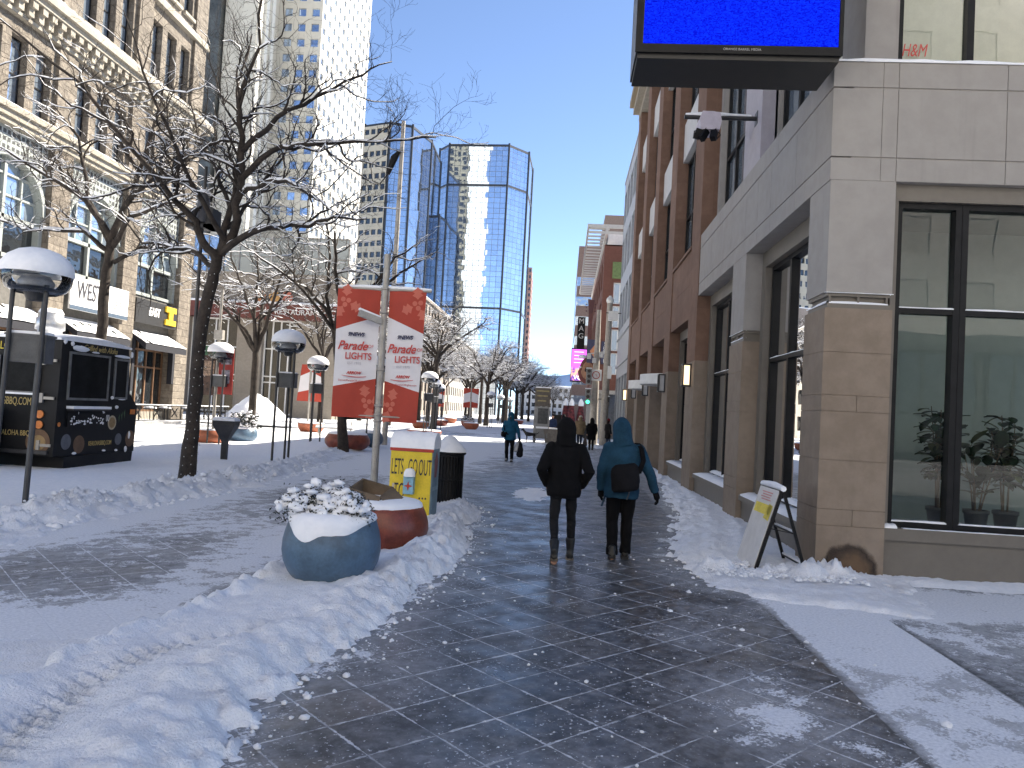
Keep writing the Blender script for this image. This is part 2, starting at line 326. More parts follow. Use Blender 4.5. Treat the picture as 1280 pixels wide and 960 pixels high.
sheet('bounce_ground',-60,40,-34,-4,-.004,PLAZA,lambda x:1.,lambda y:1.)  # unseen snow-covered sheet added behind the camera to bounce sunlight
gm=MB().quad((-3000,-900,-.15),(3000,-900,-.15),(3000,4500,-.15),(-3000,4500,-.15)).build('ground',M('far_ground',(.72,.73,.75),.9),None); gm['kind']='structure'
kb=MB().box(-24.12,-24,-4,49.5,-.15,.05).box(-17,-16.85,-4,49.5,-.15,.03).build('kerb',M('kerb_stone',(.35,.34,.33),.8)); kb['kind']='structure'
hl=MB()
prev=None; hx=np.linspace(-900,900,60); hv=[]
for i,x in enumerate(hx): hv+= [(x,2600,-1),(x,2600+0,133+7*math.sin(x*.006)+4*math.sin(x*.021+1)+3*math.sin(x*.05)),(x,3300,-1)]
hl.add(hv,[(3*i+a,3*i+3+a,3*i+4+a,3*i+1+a) for i in range(59) for a in(0,1)],True)
ho=hl.build('hills',M('hazy_hills',(.33,.43,.60),.95,var=.1,scale=.01)); ho['kind']='structure'
# ---------------- snow lying on the ground ----------------
def snow_h(X,Y):
    n1=fbm(X*1.3,Y*1.3,4,11); n2=fbm(X*5,Y*5,4,23,.6); n3=fbm(X*13,Y*13,3,31,.6); n4=fbm(X*29,Y*29,2,37,.6)
    h=np.full(X.shape,-.05); dirt=np.zeros(X.shape)
    def put(v): 
        nonlocal h; h=np.maximum(h,v)
    # planter bank between pavement and lane
    xr=interp(Y,XR); xl=interp(Y,XL)
    d=np.minimum(X-xl+.10*n2,xr-X+.14*n2+.13*n1+.12*n3+.06*n4); end=sst(Y,15,18.5)
    H=.10+.035*n1
    ridge=.10*gauss(X-(xr-.27),.2)*sst(Y,5.5,9)*(1+.6*n2+.45*n3+.4*n4)*(1-.6*sst(Y,11,13))+.07*gauss(X-(xr-.45),.3)*(1+.7*n2)
    curb=.05*gauss(X-(xl+.14),.10)*(1+1.6*n2)
    prof=np.where(d>0,H*(1-np.exp(-np.maximum(d,0)/.17)),d*.6)
    v=prof+np.where(d>0,(ridge+curb)*sst(d,0,.12)+.018*n2*sst(d,0,.1)+.010*n3*sst(d,0,.12)+.009*n4*sst(d,0,.1),0)
    # tyre tread pressed along the bank
    tx=np.interp(Y,[2,3.6,4.0,4.4,4.9,5.3,5.7,6.4],[-2.45,-2.56,-2.66,-2.7,-2.62,-2.45,-2.15,-1.75]); td=X-tx; tm=gauss(td,.13)*(Y<6.2)
    v=v-tm*(.05+.03*np.sign(np.sin((Y+td*.5)*2*PI/.115))*(1-sst(Y,5.2,6)))
    put(np.where(Y<19,v,-.05)); dirt=np.maximum(dirt,.55*tm+.35*gauss(xr-X-.25,.25)*(Y<19)+.18*(d>0)+.3*(d>0)*sst(Y,10,14))
    # strip along the building and the drift round the corner
    sr=interp(Y,SR); d=np.minimum((X-sr)+.3*n2+.25*n1,6); d=np.where(Y<9.9,np.minimum(d,(Y-(8.0-.25*(X>2.6)+.10*(X-3)*(X>3)+.35*n1))*1.0),d)
    tr=.020*np.sin((X-sr+.10*n1+.03*n2)*2*PI/.42)*sst(X-sr,.15,.35)*(1-sst(X-sr,.9,1.1))*(Y>10)*(.6+.6*n1)+.012*n4
    lum=.10*gauss(X-2.9,.5)*gauss(Y-9.35,.22)*(1+2*n2)+.12*gauss(X-3.25,.35)*gauss(Y-9.55,.16)*(1+1.6*n3)+.10*gauss(X-1.95,.25)*gauss(Y-9.4,.3)*(1+1.6*n2)
    base=np.where(d>0,(.055+.06*sst(Y,9,11))*(1-np.exp(-d/.2)),d*.4)
    base=base-.02*sst(X,3.2,4.0)*(Y<9.8)+np.where(d>0,.02*n2+.012*n3+tr+lum,0)-.05*sst(X,3.4,4.2)*(1-sst(Y,9.35,9.6))*(n1<.25)*(Y<9.75)
    put(np.where((Y>7.2)&(Y<40)&(X>1)&(X<16),base,-.05)); dirt=np.where((X>1)&(Y>7)&(Y<9.3),np.maximum(dirt,.42+.25*n1),dirt)
    # plaza snow beyond the lane, with a ploughed ridge at its edge
    lr=interp(Y,LR); d=(lr-X)+.35*n2+.35*n1
    v=np.where(d>0,.055*(1-np.exp(-d/.25))+.012*n2+.018*n1,d*.4)
    rg=(.17+.10*n1)*gauss(X-(lr-.62),.42)*(1+.6*n2+.5*n3+.4*n4)*(.35+.65*sst(Y,8,10.5))*(1-.5*sst(Y,18,26))
    v=v+np.where(d>0,rg*sst(d,0,.3),0)
    v=np.where(X<-16.9,-.05,v); put(v); dirt=np.maximum(dirt,np.where(d>0,.75*gauss(X-(lr-.45),.6)*sst(n1,-.6,.2),0)*(Y<40))
    # piece of packed snow spreading over the near lane
    d=np.minimum(5.5+.8*fbm(X*.7,Y*.7,3,5)-Y+.35*(X+5)*(X<-5)*-1, -3.0-X)+.3*n2
    put(np.where(d>0,.018*(1-np.exp(-d/.3))+.004*n2,d*.2)); dirt=np.where((d>.05)&(X<-3.25)&(Y<7),np.maximum(dirt,.42),dirt)
    # small tongue on the pavement in front of the walkers
    d=.55-np.hypot((X+.62)/.8,(Y-17.2)/2.4)+.25*n2; put(np.where(d>0,.05*d+.01*n3,d*.2))
    d=.5-np.hypot((X+1.6)/1.2,(Y-43.5)/5)+.25*n2; put(np.where(d>0,.12*d+.02*n3,d*.2))
    d=.5-np.hypot((X-1.9)/1.4,(Y-46)/6)+.25*n2; put(np.where(d>0,.12*d+.02*n3,d*.2))
    return h,np.clip(dirt,0,1)
xs=np.concatenate([axis(-17,-8.6,lambda x:.03+.03*(-8.6-x)+.02),axis(-8.55,-3.4,lambda x:.045),axis(-3.36,4.2,lambda x:.03),axis(4.26,16,lambda x:.06+.03*(x-4.2))])
ys=axis(2.2,49.4,lambda y:max(.032,.0056*y if y<14 else .0056*14+.012*(y-14)))
X,Y=np.meshgrid(xs,ys); Hh,Dt=snow_h(X,Y); nx,ny=len(xs),len(ys)
i=np.arange(nx*ny).reshape(ny,nx); F=np.stack([i[:-1,:-1],i[:-1,1:],i[1:,1:],i[1:,:-1]],-1).reshape(-1,4)
hf=Hh.ravel(); keep=(hf[F].max(1)>.002)
# nothing inside the shop
cx=X.ravel()[F].mean(1); cy=Y.ravel()[F].mean(1); keep&=~((cx>3.3)&(cy>9.85))
F=F[keep]; us=np.unique(F); mp=np.full(nx*ny,-1); mp[us]=np.arange(len(us)); F=mp[F]
Vt=np.stack([X.ravel()[us],Y.ravel()[us],np.maximum(hf[us],-.03)],-1); D=Dt.ravel()[us]
# loose clods along the edges
rs=np.random.RandomState(5); cv=[];cf=[];base=len(Vt)
ICO=[(0,0,1)]+[(math.cos(a)*.9,math.sin(a)*.9,.35) for a in np.arange(5)*1.2566]+[(math.cos(a)*.9,math.sin(a)*.9,-.4) for a in np.arange(5)*1.2566+.63]
IF=[(0,1+k,1+(k+1)%5) for k in range(5)]+[(1+k,6+k,1+(k+1)%5) for k in range(5)]+[(1+(k+1)%5,6+k,6+(k+1)%5) for k in range(5)]
def clod(x,y,z,r):
    o=base+len(cv); q=rs.uniform(.65,1.25,11); a=rs.uniform(0,6.3)
    for k,(px,py,pz) in enumerate(ICO): cv.append((x+r*q[k]*(px*math.cos(a)-py*math.sin(a)),y+r*q[k]*(px*math.sin(a)+py*math.cos(a)),z+r*.75*q[k]*pz))
    for f in IF: cf.append([o+j for j in f])
for k in range(520):
    y=rs.uniform(3.4,14.5); e=float(interp(y,XR)); s=rs.exponential(.10); r=min(.034,.005+rs.exponential(.007)); clod(e+.05+s-.22*(rs.rand()<.45),y,.004 if s>.1 else .02,r)
for k in range(420):
    y=rs.uniform(8.9,9.8); x=rs.uniform(1.7,3.5); clod(x,y,.09,.01+rs.exponential(.012))
for k in range(260):
    y=rs.uniform(9,20); e=float(interp(y,SR)); clod(e+.1-rs.exponential(.08),y,.01,.008+rs.exponential(.009))
for k in range(700):
    y=rs.uniform(8,22); e=float(interp(y,LR)); x=e-rs.uniform(-.1,1.3); hh,_=snow_h(np.array([[x]]),np.array([[y]])); clod(x,y,max(0,float(hh[0,0])),.012+min(.06,rs.exponential(.018)))
for k in range(160): clod(rs.uniform(-1,2.5),rs.uniform(4,12),.003,.005+rs.exponential(.006))
me=bpy.data.meshes.new('snow'); me.from_pydata(np.vstack([Vt,np.array(cv)]).tolist(),[],F.tolist()+cf)
me.polygons.foreach_set('use_smooth',np.ones(len(me.polygons),bool)); a=me.attributes.new('dirt','FLOAT','POINT'); a.data.foreach_set('value',np.concatenate([D,np.full(len(cv),.1)]).astype(np.float32))
me.materials.append(SNOW); so_=bpy.data.objects.new('snow',me); C.objects.link(so_); so_['kind']='stuff'
# ---------------- building helpers ----------------
def SF(u,z,d): return (3.15-d,u,z)          # street side of the right-hand block
def FF(u,z,d): return (u,9.7-d,z)           # its front on the side street
def part(mb,name,mat,root,up=None):
    o=mb.build(name,mat,up or root)
    if not up: o.location=-root.location
    return o
def bx(mb,fr,u0,u1,z0,z1,d0,d1): return mb.box(u0,u1,z0,z1,d0,d1,fr)
def holes(mb,fr,u0,u1,z0,z1,ops,d=0.,depth=.3):
    """wall plane with rectangular openings and their reveals"""
    us=sorted({u0,u1,*[o[0] for o in ops],*[o[1] for o in ops]}); zs=sorted({z0,z1,*[o[2] for o in ops],*[o[3] for o in ops]})
    us=[u for u in us if u0<=u<=u1]; zs=[z for z in zs if z0<=z<=z1]
    for a,b_ in zip(us,us[1:]):
        run=None
        for c,e in zip(zs,zs[1:]):
            um,zm=(a+b_)/2,(c+e)/2; inn=any(o[0]<um<o[1] and o[2]<zm<o[3] for o in ops)
            if not inn: run=(run[0],e) if run else (c,e)
            if (inn or e==zs[-1]) and run: mb.quad(fr(a,run[0],d),fr(b_,run[0],d),fr(b_,run[1],d),fr(a,run[1],d)); run=None
    for a,b_,c,e in ops:
        i=d-depth
        mb.quad(fr(a,c,d),fr(a,c,i),fr(a,e,i),fr(a,e,d)); mb.quad(fr(b_,c,i),fr(b_,c,d),fr(b_,e,d),fr(b_,e,i))
        mb.quad(fr(a,c,i),fr(a,c,d),fr(b_,c,d),fr(b_,c,i)); mb.quad(fr(a,e,d),fr(a,e,i),fr(b_,e,i),fr(b_,e,d))
    return mb
def window(root,fr,u0,u1,z0,z1,d,us=(),zs=(),fw=.07,fd=.1,fmat=None,gmat=None):
    f=MB(); h=fw
    bx(f,fr,u0,u0+h,z0,z1,d-fd,d); bx(f,fr,u1-h,u1,z0,z1,d-fd,d); bx(f,fr,u0+h,u1-h,z0,z0+h,d-fd,d); bx(f,fr,u0+h,u1-h,z1-h,z1,d-fd,d)
    for u in us: bx(f,fr,u-h*.5,u+h*.5,z0+h,z1-h,d-fd,d-.003)
    for z in zs: bx(f,fr,u0+h,u1-h,z-h*.45,z+h*.45,d-fd,d-.006)
    o=part(f,'window',fmat or BLACK,root)
    g=MB(); dd=d-fd*.6; g.quad(fr(u0+h*.5,z0+h*.5,dd),fr(u1-h*.5,z0+h*.5,dd),fr(u1-h*.5,z1-h*.5,dd),fr(u0+h*.5,z1-h*.5,dd)); part(g,'pane',gmat or DGLASS,root,o)
    return o
def snowledge(mb,fr,u0,u1,z,d0,d1,h=.05,n=None):
    n=n or max(3,int((u1-u0)/.18)); vs=[];fs=[]
    for i in range(n+1):
        u=u0+(u1-u0)*i/n; hh=h*(.65+.7*random.random()); e=.015*random.random()
        vs+=[fr(u,z,d0),fr(u,z+hh,d0),fr(u,z+hh*.9,d0+(d1-d0)*.6),fr(u,z+hh*.35,d1+e),fr(u,z-.004,d1+e*.6)]
    for i in range(n): fs+=[(5*i+k,5*i+5+k,5*i+6+k,5*i+1+k) for k in range(4)]
    mb.add(vs,fs,True); return mb
# ---------------- right block: grey corner shop ----------------
shop=thing('shop_building','pale grey panelled corner building with stone pillars and tall black framed shop windows','building',(3.15,9.7,0))
def stonecourse(mb,fr,u0,u1,d0,d1,zs,gap=.006):
    for z0,z1 in zip(zs,zs[1:]): bx(mb,fr,u0,u1,z0+gap,z1,d0,d1)
SZ=[-.1,.62,.82,1.42,2.02,2.22,2.75,3.3]
def pier(root,u0,u1,dep,fr,deep=.8,top=True,zt=3.3):
    p=MB(); 
    for i,(z0,z1) in enumerate(zip(SZ,SZ[1:])):
        if z1-z0<.25:
            um=u0+(u1-u0)*.52; bx(p,fr,u0,um-.003,z0+.006,z1,-deep,dep+.003); bx(p,fr,um+.003,u1,z0+.006,z1,-deep,dep+.003)
        else: bx(p,fr,u0,u1,z0+.006,z1,-deep,dep)
    bx(p,fr,u0+.01,u1-.01,-.1,3.3,-deep+.01,dep-.012)
    o=part(p,'pier',BEIGE,root)
    if top:
        c=MB(); bx(c,fr,u0+.03,u1-.03,3.303,3.36,-deep+.03,dep-.02); bx(c,fr,u0+.07,u1-.07,3.36,3.45,-deep+.07,dep-.07); bx(c,fr,u0+.03,u1-.03,3.45,3.497,-deep+.03,dep-.02)
        for k in (.03,.5,.97):
            uu=u0+.04+(u1-u0-.08)*k; bx(c,fr,uu-.012,uu+.012,3.36,3.45,dep-.069,dep-.022)
        part(c,'collar',TAUPE,root,o)
        q=MB(); bx(q,fr,u0+.01,u1-.01,3.5,4.9,-deep,dep-.004); part(q,'upper_panel',GREY,root,o)
        s=MB(); snowledge(s,fr,u0+.05,u1-.05,3.362,dep-.07,dep-.02,.03); snowledge(s,fr,u0,u1,3.49,dep-.06,dep+.006,.012); part(s,'ledge_snow',CAP,root,o)
    return o
# corner pillar (both faces) and the second pillar
cp=pier(shop,3.15,3.96,0,FF,.8)
stain=MB(); stain.quad(FF(3.17,.0,.0045),FF(3.94,.0,.0045),FF(3.94,.5,.0045),FF(3.17,.5,.0045))
m,t,b=newmat('damp_stain'); x_,y_,z_=t.sep(t.coord()); n_=t.noise(t.coord(),7,6,.65); ex=t.math('DIVIDE',t.math('SUBTRACT',x_,3.56),.36); ez=t.math('DIVIDE',t.math('SUBTRACT',z_,.02),.40); rr_=t.math('ADD',t.math('POWER',t.math('ADD',t.math('POWER',t.math('ABSOLUTE',ex),2.4),t.math('POWER',t.math('ABSOLUTE',ez),2.4)),.42),t.math('MULTIPLY',t.math('SUBTRACT',n_,.5),.35))
t.put(t.mix(t.ss(t.math('ADD',rr_,t.math('MULTIPLY',n_,.3)),.55,1.),(.16,.095,.05),(.035,.02,.012)),b.inputs['Base Color']); b.inputs['Roughness'].default_value=.6
t.put(t.math('MULTIPLY',t.math('SUBTRACT',1.,t.ss(rr_,.82,1.02)),.85),b.inputs['Alpha']); STAIN=m
part(stain,'stain',STAIN,shop,cp)
sc2=MB(); snowledge(sc2,SF,9.72,10.48,3.362,-.07,-.02,.03); part(sc2,'ledge_snow',CAP,shop,cp)
pier(shop,14.1,15.2,0,SF,.75)
# fascia band with grooves, wraps the corner
fb=MB()
for z0,z1 in((4.902,5.18),(5.2,6.06),(6.08,6.4)):
    cut=[9.71,11.2,12.55,13.4,14.3,15.5,16.5,17.6,18.4,19.098] if z1<6.3 else [9.71,12.2,14.7,17.0,19.098]
    for a,c_ in zip(cut,cut[1:]): bx(fb,SF,a+(.004 if a>9.8 else -.01),c_-.004,z0,z1,-.6,.0)
    cut=[3.752,3.94,5.24,7.3,9.4,12] 
    for a,c_ in zip(cut,cut[1:]): bx(fb,FF,a+.004,c_-.004,z0,z1,-.6,0)
bx(fb,SF,9.75,19.09,4.91,6.39,-.59,-.015); bx(fb,FF,3.4,12,4.91,6.39,-.59,-.015)
part(fb,'fascia',GREY,shop)
ls=MB(); snowledge(ls,FF,3.12,12,6.4,-.36,.012,.085); snowledge(ls,SF,9.7,19.05,6.4,-.3,-.05,.02); part(ls,'ledge_snow',CAP,shop)
# front window: reveal, base wall, sill
bw=MB(); bx(bw,FF,3.962,12,-.1,.48,-.5,-.06); bx(bw,FF,3.962,12,.484,.63,-.5,-.02); part(bw,'base_wall',TAUPE,shop)
rv=MB(); bx(rv,FF,3.962,4.03,.63,4.9,-.5,-.10); bx(rv,FF,4.03,12,4.69,4.898,-.5,-.10); part(rv,'window_reveal',TAUPE,shop)
window(shop,FF,4.03,4.83,.63,4.69,-.16,(),(3.33,),.075,.14,gmat=GLASS); window(shop,FF,4.835,6.6,.63,4.69,-.16,(),(3.33,),.075,.14,gmat=GLASS); window(shop,FF,6.605,8.4,.63,4.69,-.16,(),(3.33,),.075,.14,gmat=GLASS); window(shop,FF,8.405,10.4,.63,4.69,-.16,(),(3.33,),.075,.14,gmat=GLASS)
for a,b_,z_,d0,d1,hh in((3.97,4.12,.63,-.16,-.03,.05),(4.1,4.76,.705,-.22,-.165,.02),(4.9,6.5,.705,-.22,-.165,.012),(4.1,4.76,3.365,-.22,-.165,.022),(4.9,6.5,3.365,-.22,-.165,.022),(4.2,6.5,.63,-.1,-.05,.008)): ws=MB(); snowledge(ws,FF,a,b_,z_,d0,d1,hh); part(ws,'sill_snow',CAP,shop)
# street windows 1 and 2
def streetwin(root,a,c_,top,mull,mat=TAUPE,gm=GLASS):
    q=MB(); bx(q,SF,a,c_,-.1,.44,-.6,-.10); bx(q,SF,a,c_,.443,.53,-.6,-.04); part(q,'base_wall',mat,root)
    r=MB(); bx(r,SF,a,a+.16,.53,top,-.6,-.36); bx(r,SF,c_-.22,c_,.53,top,-.6,-.30); bx(r,SF,a+.16,c_-.22,top-.28,top,-.6,-.30); part(r,'window_reveal',mat,root)
    window(root,SF,a+.16,c_-.22,.53,top-.28,-.42,mull,(2.95,),.075,.12,gmat=gm)
    for z_,d0,d1,hh in((.53,-.42,-.05,.055),(2.985,-.46,-.425,.02),(.605,-.5,-.42,.06)): s=MB(); snowledge(s,SF,a+.05,c_-.1,z_,d0,d1,hh); part(s,'sill_snow',CAP,root)
streetwin(shop,10.5,14.1,4.9,(10.85,12.75)); streetwin(shop,15.2,19.1,4.9,(17.5,))
# upper storey, set back
uw=MB(); holes(uw,SF,9.7,19.1,6.4,17.6,[(10.5,13.9,6.45,11),(15.2,18.9,6.45,11),(10.5,13.9,12,16),(15.2,18.9,12,16)],-.36,.25); holes(uw,FF,3.51,26,6.4,17.6,[(4.06,7.4,6.47,11),(8.4,11.7,6.47,11)],-.36,.22)
bx(uw,FF,3.51,26,17.6,17.7,-12,-.36); part(uw,'upper_wall',GREY,shop)  # unseen roof slab added so the block casts its shadow
up=MB(); bx(up,SF,13.9,15.2,6.402,17.6,-.4,-.12); part(up,'upper_pier',M('lavender_grey_panel',(.36,.33,.36),.6,var=.05),shop)
for a,c_ in((10.5,13.9),(15.2,18.9)):
    window(shop,SF,a,c_,6.45,11,-.5,(a+(c_-a)*.35,a+(c_-a)*.72),(8.2,),.09,.12,gmat=SGLASS)
    window(shop,SF,a,c_,12,16,-.5,(a+(c_-a)*.5,),(14,),.09,.12,gmat=SGLASS)
pw=[window(shop,FF,4.06,7.4,6.47,11,-.45,(5.0,6.2),(9,),.09,.12,gmat=GLASS),window(shop,FF,8.4,11.7,6.47,11,-.45,(10,),(9,),.09,.12,gmat=GLASS)]
uc=MB(); bx(uc,FF,3.7,12,6.42,6.46,-3,-.7); bx(uc,FF,3.7,12,6.46,11.5,-2.2,-2.1); bx(uc,FF,3.7,12,11.4,11.5,-3,-.7); bx(uc,FF,3.7,3.8,6.46,11.4,-2.1,-.7); part(uc,'upper_room',M('cream_blind',(.62,.60,.50),.8,var=.05),shop)
us_=MB(); snowledge(us_,FF,4.15,4.95,6.56,-.52,-.455,.03); snowledge(us_,FF,5.05,6.1,6.56,-.52,-.455,.03); part(us_,'sill_snow',CAP,shop)
text('lettering','H&M',.24,M('red_lettering',(.50,.05,.04),.5,var=.03),shop,Vector((4.31,10.19,6.79))-shop.location,(R(90),0,0),.62,.25,.002)
# room behind the windows
rm=MB(); bx(rm,FF,3.97,12,.5,.56,-2.2,-.31); part(rm,'room_floor',M('pale_floor',(.52,.52,.49),.35,var=.06),shop)
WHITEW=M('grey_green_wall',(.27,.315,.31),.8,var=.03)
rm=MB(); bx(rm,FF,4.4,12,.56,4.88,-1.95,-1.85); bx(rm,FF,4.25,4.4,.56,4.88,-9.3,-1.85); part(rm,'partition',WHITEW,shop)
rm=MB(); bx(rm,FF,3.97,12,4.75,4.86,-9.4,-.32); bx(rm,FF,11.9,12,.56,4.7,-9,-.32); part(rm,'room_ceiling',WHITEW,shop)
rm=MB(); bx(rm,SF,12.9,14.05,.56,4.6,-.68,-.62); bx(rm,SF,17.6,19.0,.56,4.6,-.68,-.62); part(rm,'window_screen',M('grey_screen',(.17,.155,.145),.6,var=.05),shop)
for x in(5.28,6.5):
    d=MB(); d.cyl(x,10.75,4.4,4.66,.065,n=16); d.cyl(x,10.75,4.66,4.75,.012,n=8); part(d,'spotlight',WHITEP,shop)
# ---------------- right block: red sandstone part ----------------
red=thing('sandstone_shop_building','red-brown sandstone building with pale stone pillars and wall lanterns next to the grey corner','building',(3.15,19.1,0))
PR=[(19.1,20.4),(23.95,25.25),(28.85,30.15),(33.7,35.0),(38.7,40.0)]
for i,(a,c_) in enumerate(PR):
    o=pier(red,a+(.002 if i==0 else 0),c_,.02,SF,.8,False)
    q=MB(); bx(q,SF,a,c_,3.303,17.3,-.8,.02); part(q,'pier_shaft',RED,red,o)
    if 0<i<4 or i==0:
        q=MB(); um=(a+c_)/2; bx(q,SF,um-.22,um+.22,6.3,17.3,-.4,.1)
sp=MB()
for (a,c_),(e,f) in zip(PR,PR[1:]):
    bx(sp,SF,c_,e,4.5,5.42,-.5,-.012); bx(sp,SF,c_,e,5.426,6.34,-.5,-.012); bx(sp,SF,c_,e,6.34,6.42,-.5,.04)
part(sp,'spandrel',RED,red)
PALEP=M('pale_panel',(.5,.5,.5),.6,var=.05)
for (a,c_),(e,f) in zip(PR,PR[1:]):
    for z0,z1 in((9.8,11.0),(14.2,15.5)): wp=MB(); bx(wp,SF,c_,e,z0,z1,-.5,-.15); part(wp,'white_spandrel',PALEP,red)
for i,((a,c_),(e,f)) in enumerate(zip(PR,PR[1:])):
    window(red,SF,c_,e,6.42,9.8,-.32,(c_+(e-c_)*.3,c_+(e-c_)*.7),(8,),.09,.14,gmat=SGLASS); window(red,SF,c_,e,11,14.2,-.32,(c_+(e-c_)*.3,c_+(e-c_)*.7),(12.5,),.09,.14,gmat=SGLASS); window(red,SF,c_,e,15.5,17.3,-.32,(c_+(e-c_)*.5,),(),.09,.14,gmat=SGLASS)
    if i in(0,3): streetwin(red,c_,e,4.5,(c_+(e-c_)*.62,),TAUPE,DGLASS)
    else:
        q=MB(); bx(q,SF,c_,c_+.2,0,4.5,-1.6,-.8); bx(q,SF,e-.2,e,0,4.5,-1.6,-.8); part(q,'door_recess',TAUPE,red)
        window(red,SF,c_+.2,e-.2,3.3,4.5,-1.2,(),(),.08,.1)
        for k in(0,1): 
            w=(e-c_-.4)/2; dr=window(red,SF,c_+.2+w*k,c_+.2+w*(k+1)-.01,.02,3.28,-1.2,(),(1.1,),.08,.1,fmat=GALV,gmat=GLASS); dr.name='door'
        q=MB(); q.prism([(c_+.6+.5*0,0)]*0 or [( 3.15-(-.0)+.6,c_+.5)]+[(3.15-.55*math.sin(PI*j/12)-.02,c_+.5+(e-c_-1.0)*(j/12)) for j in range(13)]+[(3.75,e-.5)],'z',3.0,3.34); part(q,'door_canopy',WHITEP,red)
cn=MB(); bx(cn,SF,19.1,40.0,17.3,17.65,-1,.05); bx(cn,SF,19.1,40.0,17.65,18.0,-1,.35); bx(cn,SF,19.1,40.0,18.0,18.32,-1,.55); bx(cn,SF,19.1,40,18.3,18.4,-20,-1); part(cn,'cornice',SMOOTHSTONE,red)
bk=MB(); bx(bk,SF,19.12,40,0,18.3,-22.8,-6); part(bk,'shadow_body',RED,red)  # unseen body below the roof slab, added for the block's shadow
mt=thing('metal_clad_building','blue-grey metal clad building end standing beyond the red sandstone pillars','building',(3.15,40,0))
METALP=M('metal_panel',(.36,.38,.41),.45,.2,var=.06)
q=MB(); OM=[(41+2.2*k,42.7+2.2*k,z0,z1) for k in range(4) for z0,z1 in((.5,4.2),(7.2,9.6),(10.6,13),(14,16))]; holes(q,SF,40.0,49.5,0,16.8,OM,-.05,.25); bx(q,SF,40,49.5,16.8,16.9,-20,0); bx(q,SF,49.4,49.5,0,16.8,-20,-.05)
bx(q,SF,40,49.5,4.9,5.05,-.1,.04); bx(q,SF,40,49.5,6.6,6.7,-.1,.04); part(q,'wall',METALP,mt)
for o_ in OM: window(mt,SF,*o_[:2],*o_[2:],-.22,((o_[0]+o_[1])/2,),(),.07,.08,gmat=SGLASS if o_[2]>5 else DGLASS)
# ---------------- the old sandstone building on the left ----------------
def LF(u,z,d): return (-27+d,u,z)
old=thing('sandstone_building','old rough sandstone building with arched windows and corbelled cornice behind the trees','building',(-27,54,0))
PIER=[(17.3,18.8),(23.9,25.4),(30.5,32.0),(37.2,38.7),(43.9,45.4),(50.7,52.3)]
q=MB(); bk=MB()
for a,c_ in PIER: bx(q,LF,a,c_,0,14.05,-.8,.32); bx(q,LF,a,c_,14.9,19.3,-.5,.2); bx(q,LF,a,c_,21.3,33.5,-.5,.2)
part(q,'pier',ROUGHSTONE,old)
ops=[];tri=[]
for (a,c_),(e,f) in zip(PIER,PIER[1:]):
    w=(e-c_)/3
    for k in range(3):
        u0=c_+w*k+.3; u1=c_+w*(k+1)-.3
        for z0,z1 in((15.0,18.5),(21.6,25.3),(27.6,30.8)): ops.append((u0,u1,z0,z1))
q=MB(); holes(q,LF,17.3,52.3,14.9,33.5,ops,0,.5); part(q,'wall',ROUGHSTONE,old)
for o_ in ops:
    if o_[1]>30: window(old,LF,o_[0],o_[1],o_[2],o_[3],-.36,(),((o_[2]+o_[3])/2,),.07,.1,gmat=SGLASS)
q=MB(); 
for z0,z1,p in((14.05,14.3,.36),(14.3,14.62,.48),(14.62,14.9,.62),(19.3,19.5,.3),(20.25,20.55,.75),(20.55,20.9,.95),(20.9,21.3,.6),(26.3,26.7,.35),(33.5,34.2,.6)): bx(q,LF,17.3,52.35+p*.4,z0+.002,z1,-.5,p)
for k in range(49): u=17.6+.7*k; bx(q,LF,u,u+.36,19.5,20.25,-.2,.5); bx(q,LF,u,u+.36,19.9,20.25,.5,.68)
bx(q,LF,17.3,52.3,19.5,20.25,-.3,.05)
for a,b_,c_,e in ops: bx(q,LF,a-.12,b_+.12,c_-.22,c_-.002,-.2,.22)
part(q,'cornice',SMOOTHSTONE,old)
q=MB(); snowledge(q,LF,17.3,52.4,21.3,-.0,.55,.10); snowledge(q,LF,17.3,52.4,14.9,0,.6,.06); snowledge(q,LF,17.3,52.4,20.9,.55,.95,.09); snowledge(q,LF,17.3,52.4,26.7,.0,.33,.06); part(q,'ledge_snow',CAP,old)
PALEF=M('pale_window_frame',(.30,.325,.31),.5,var=.06)
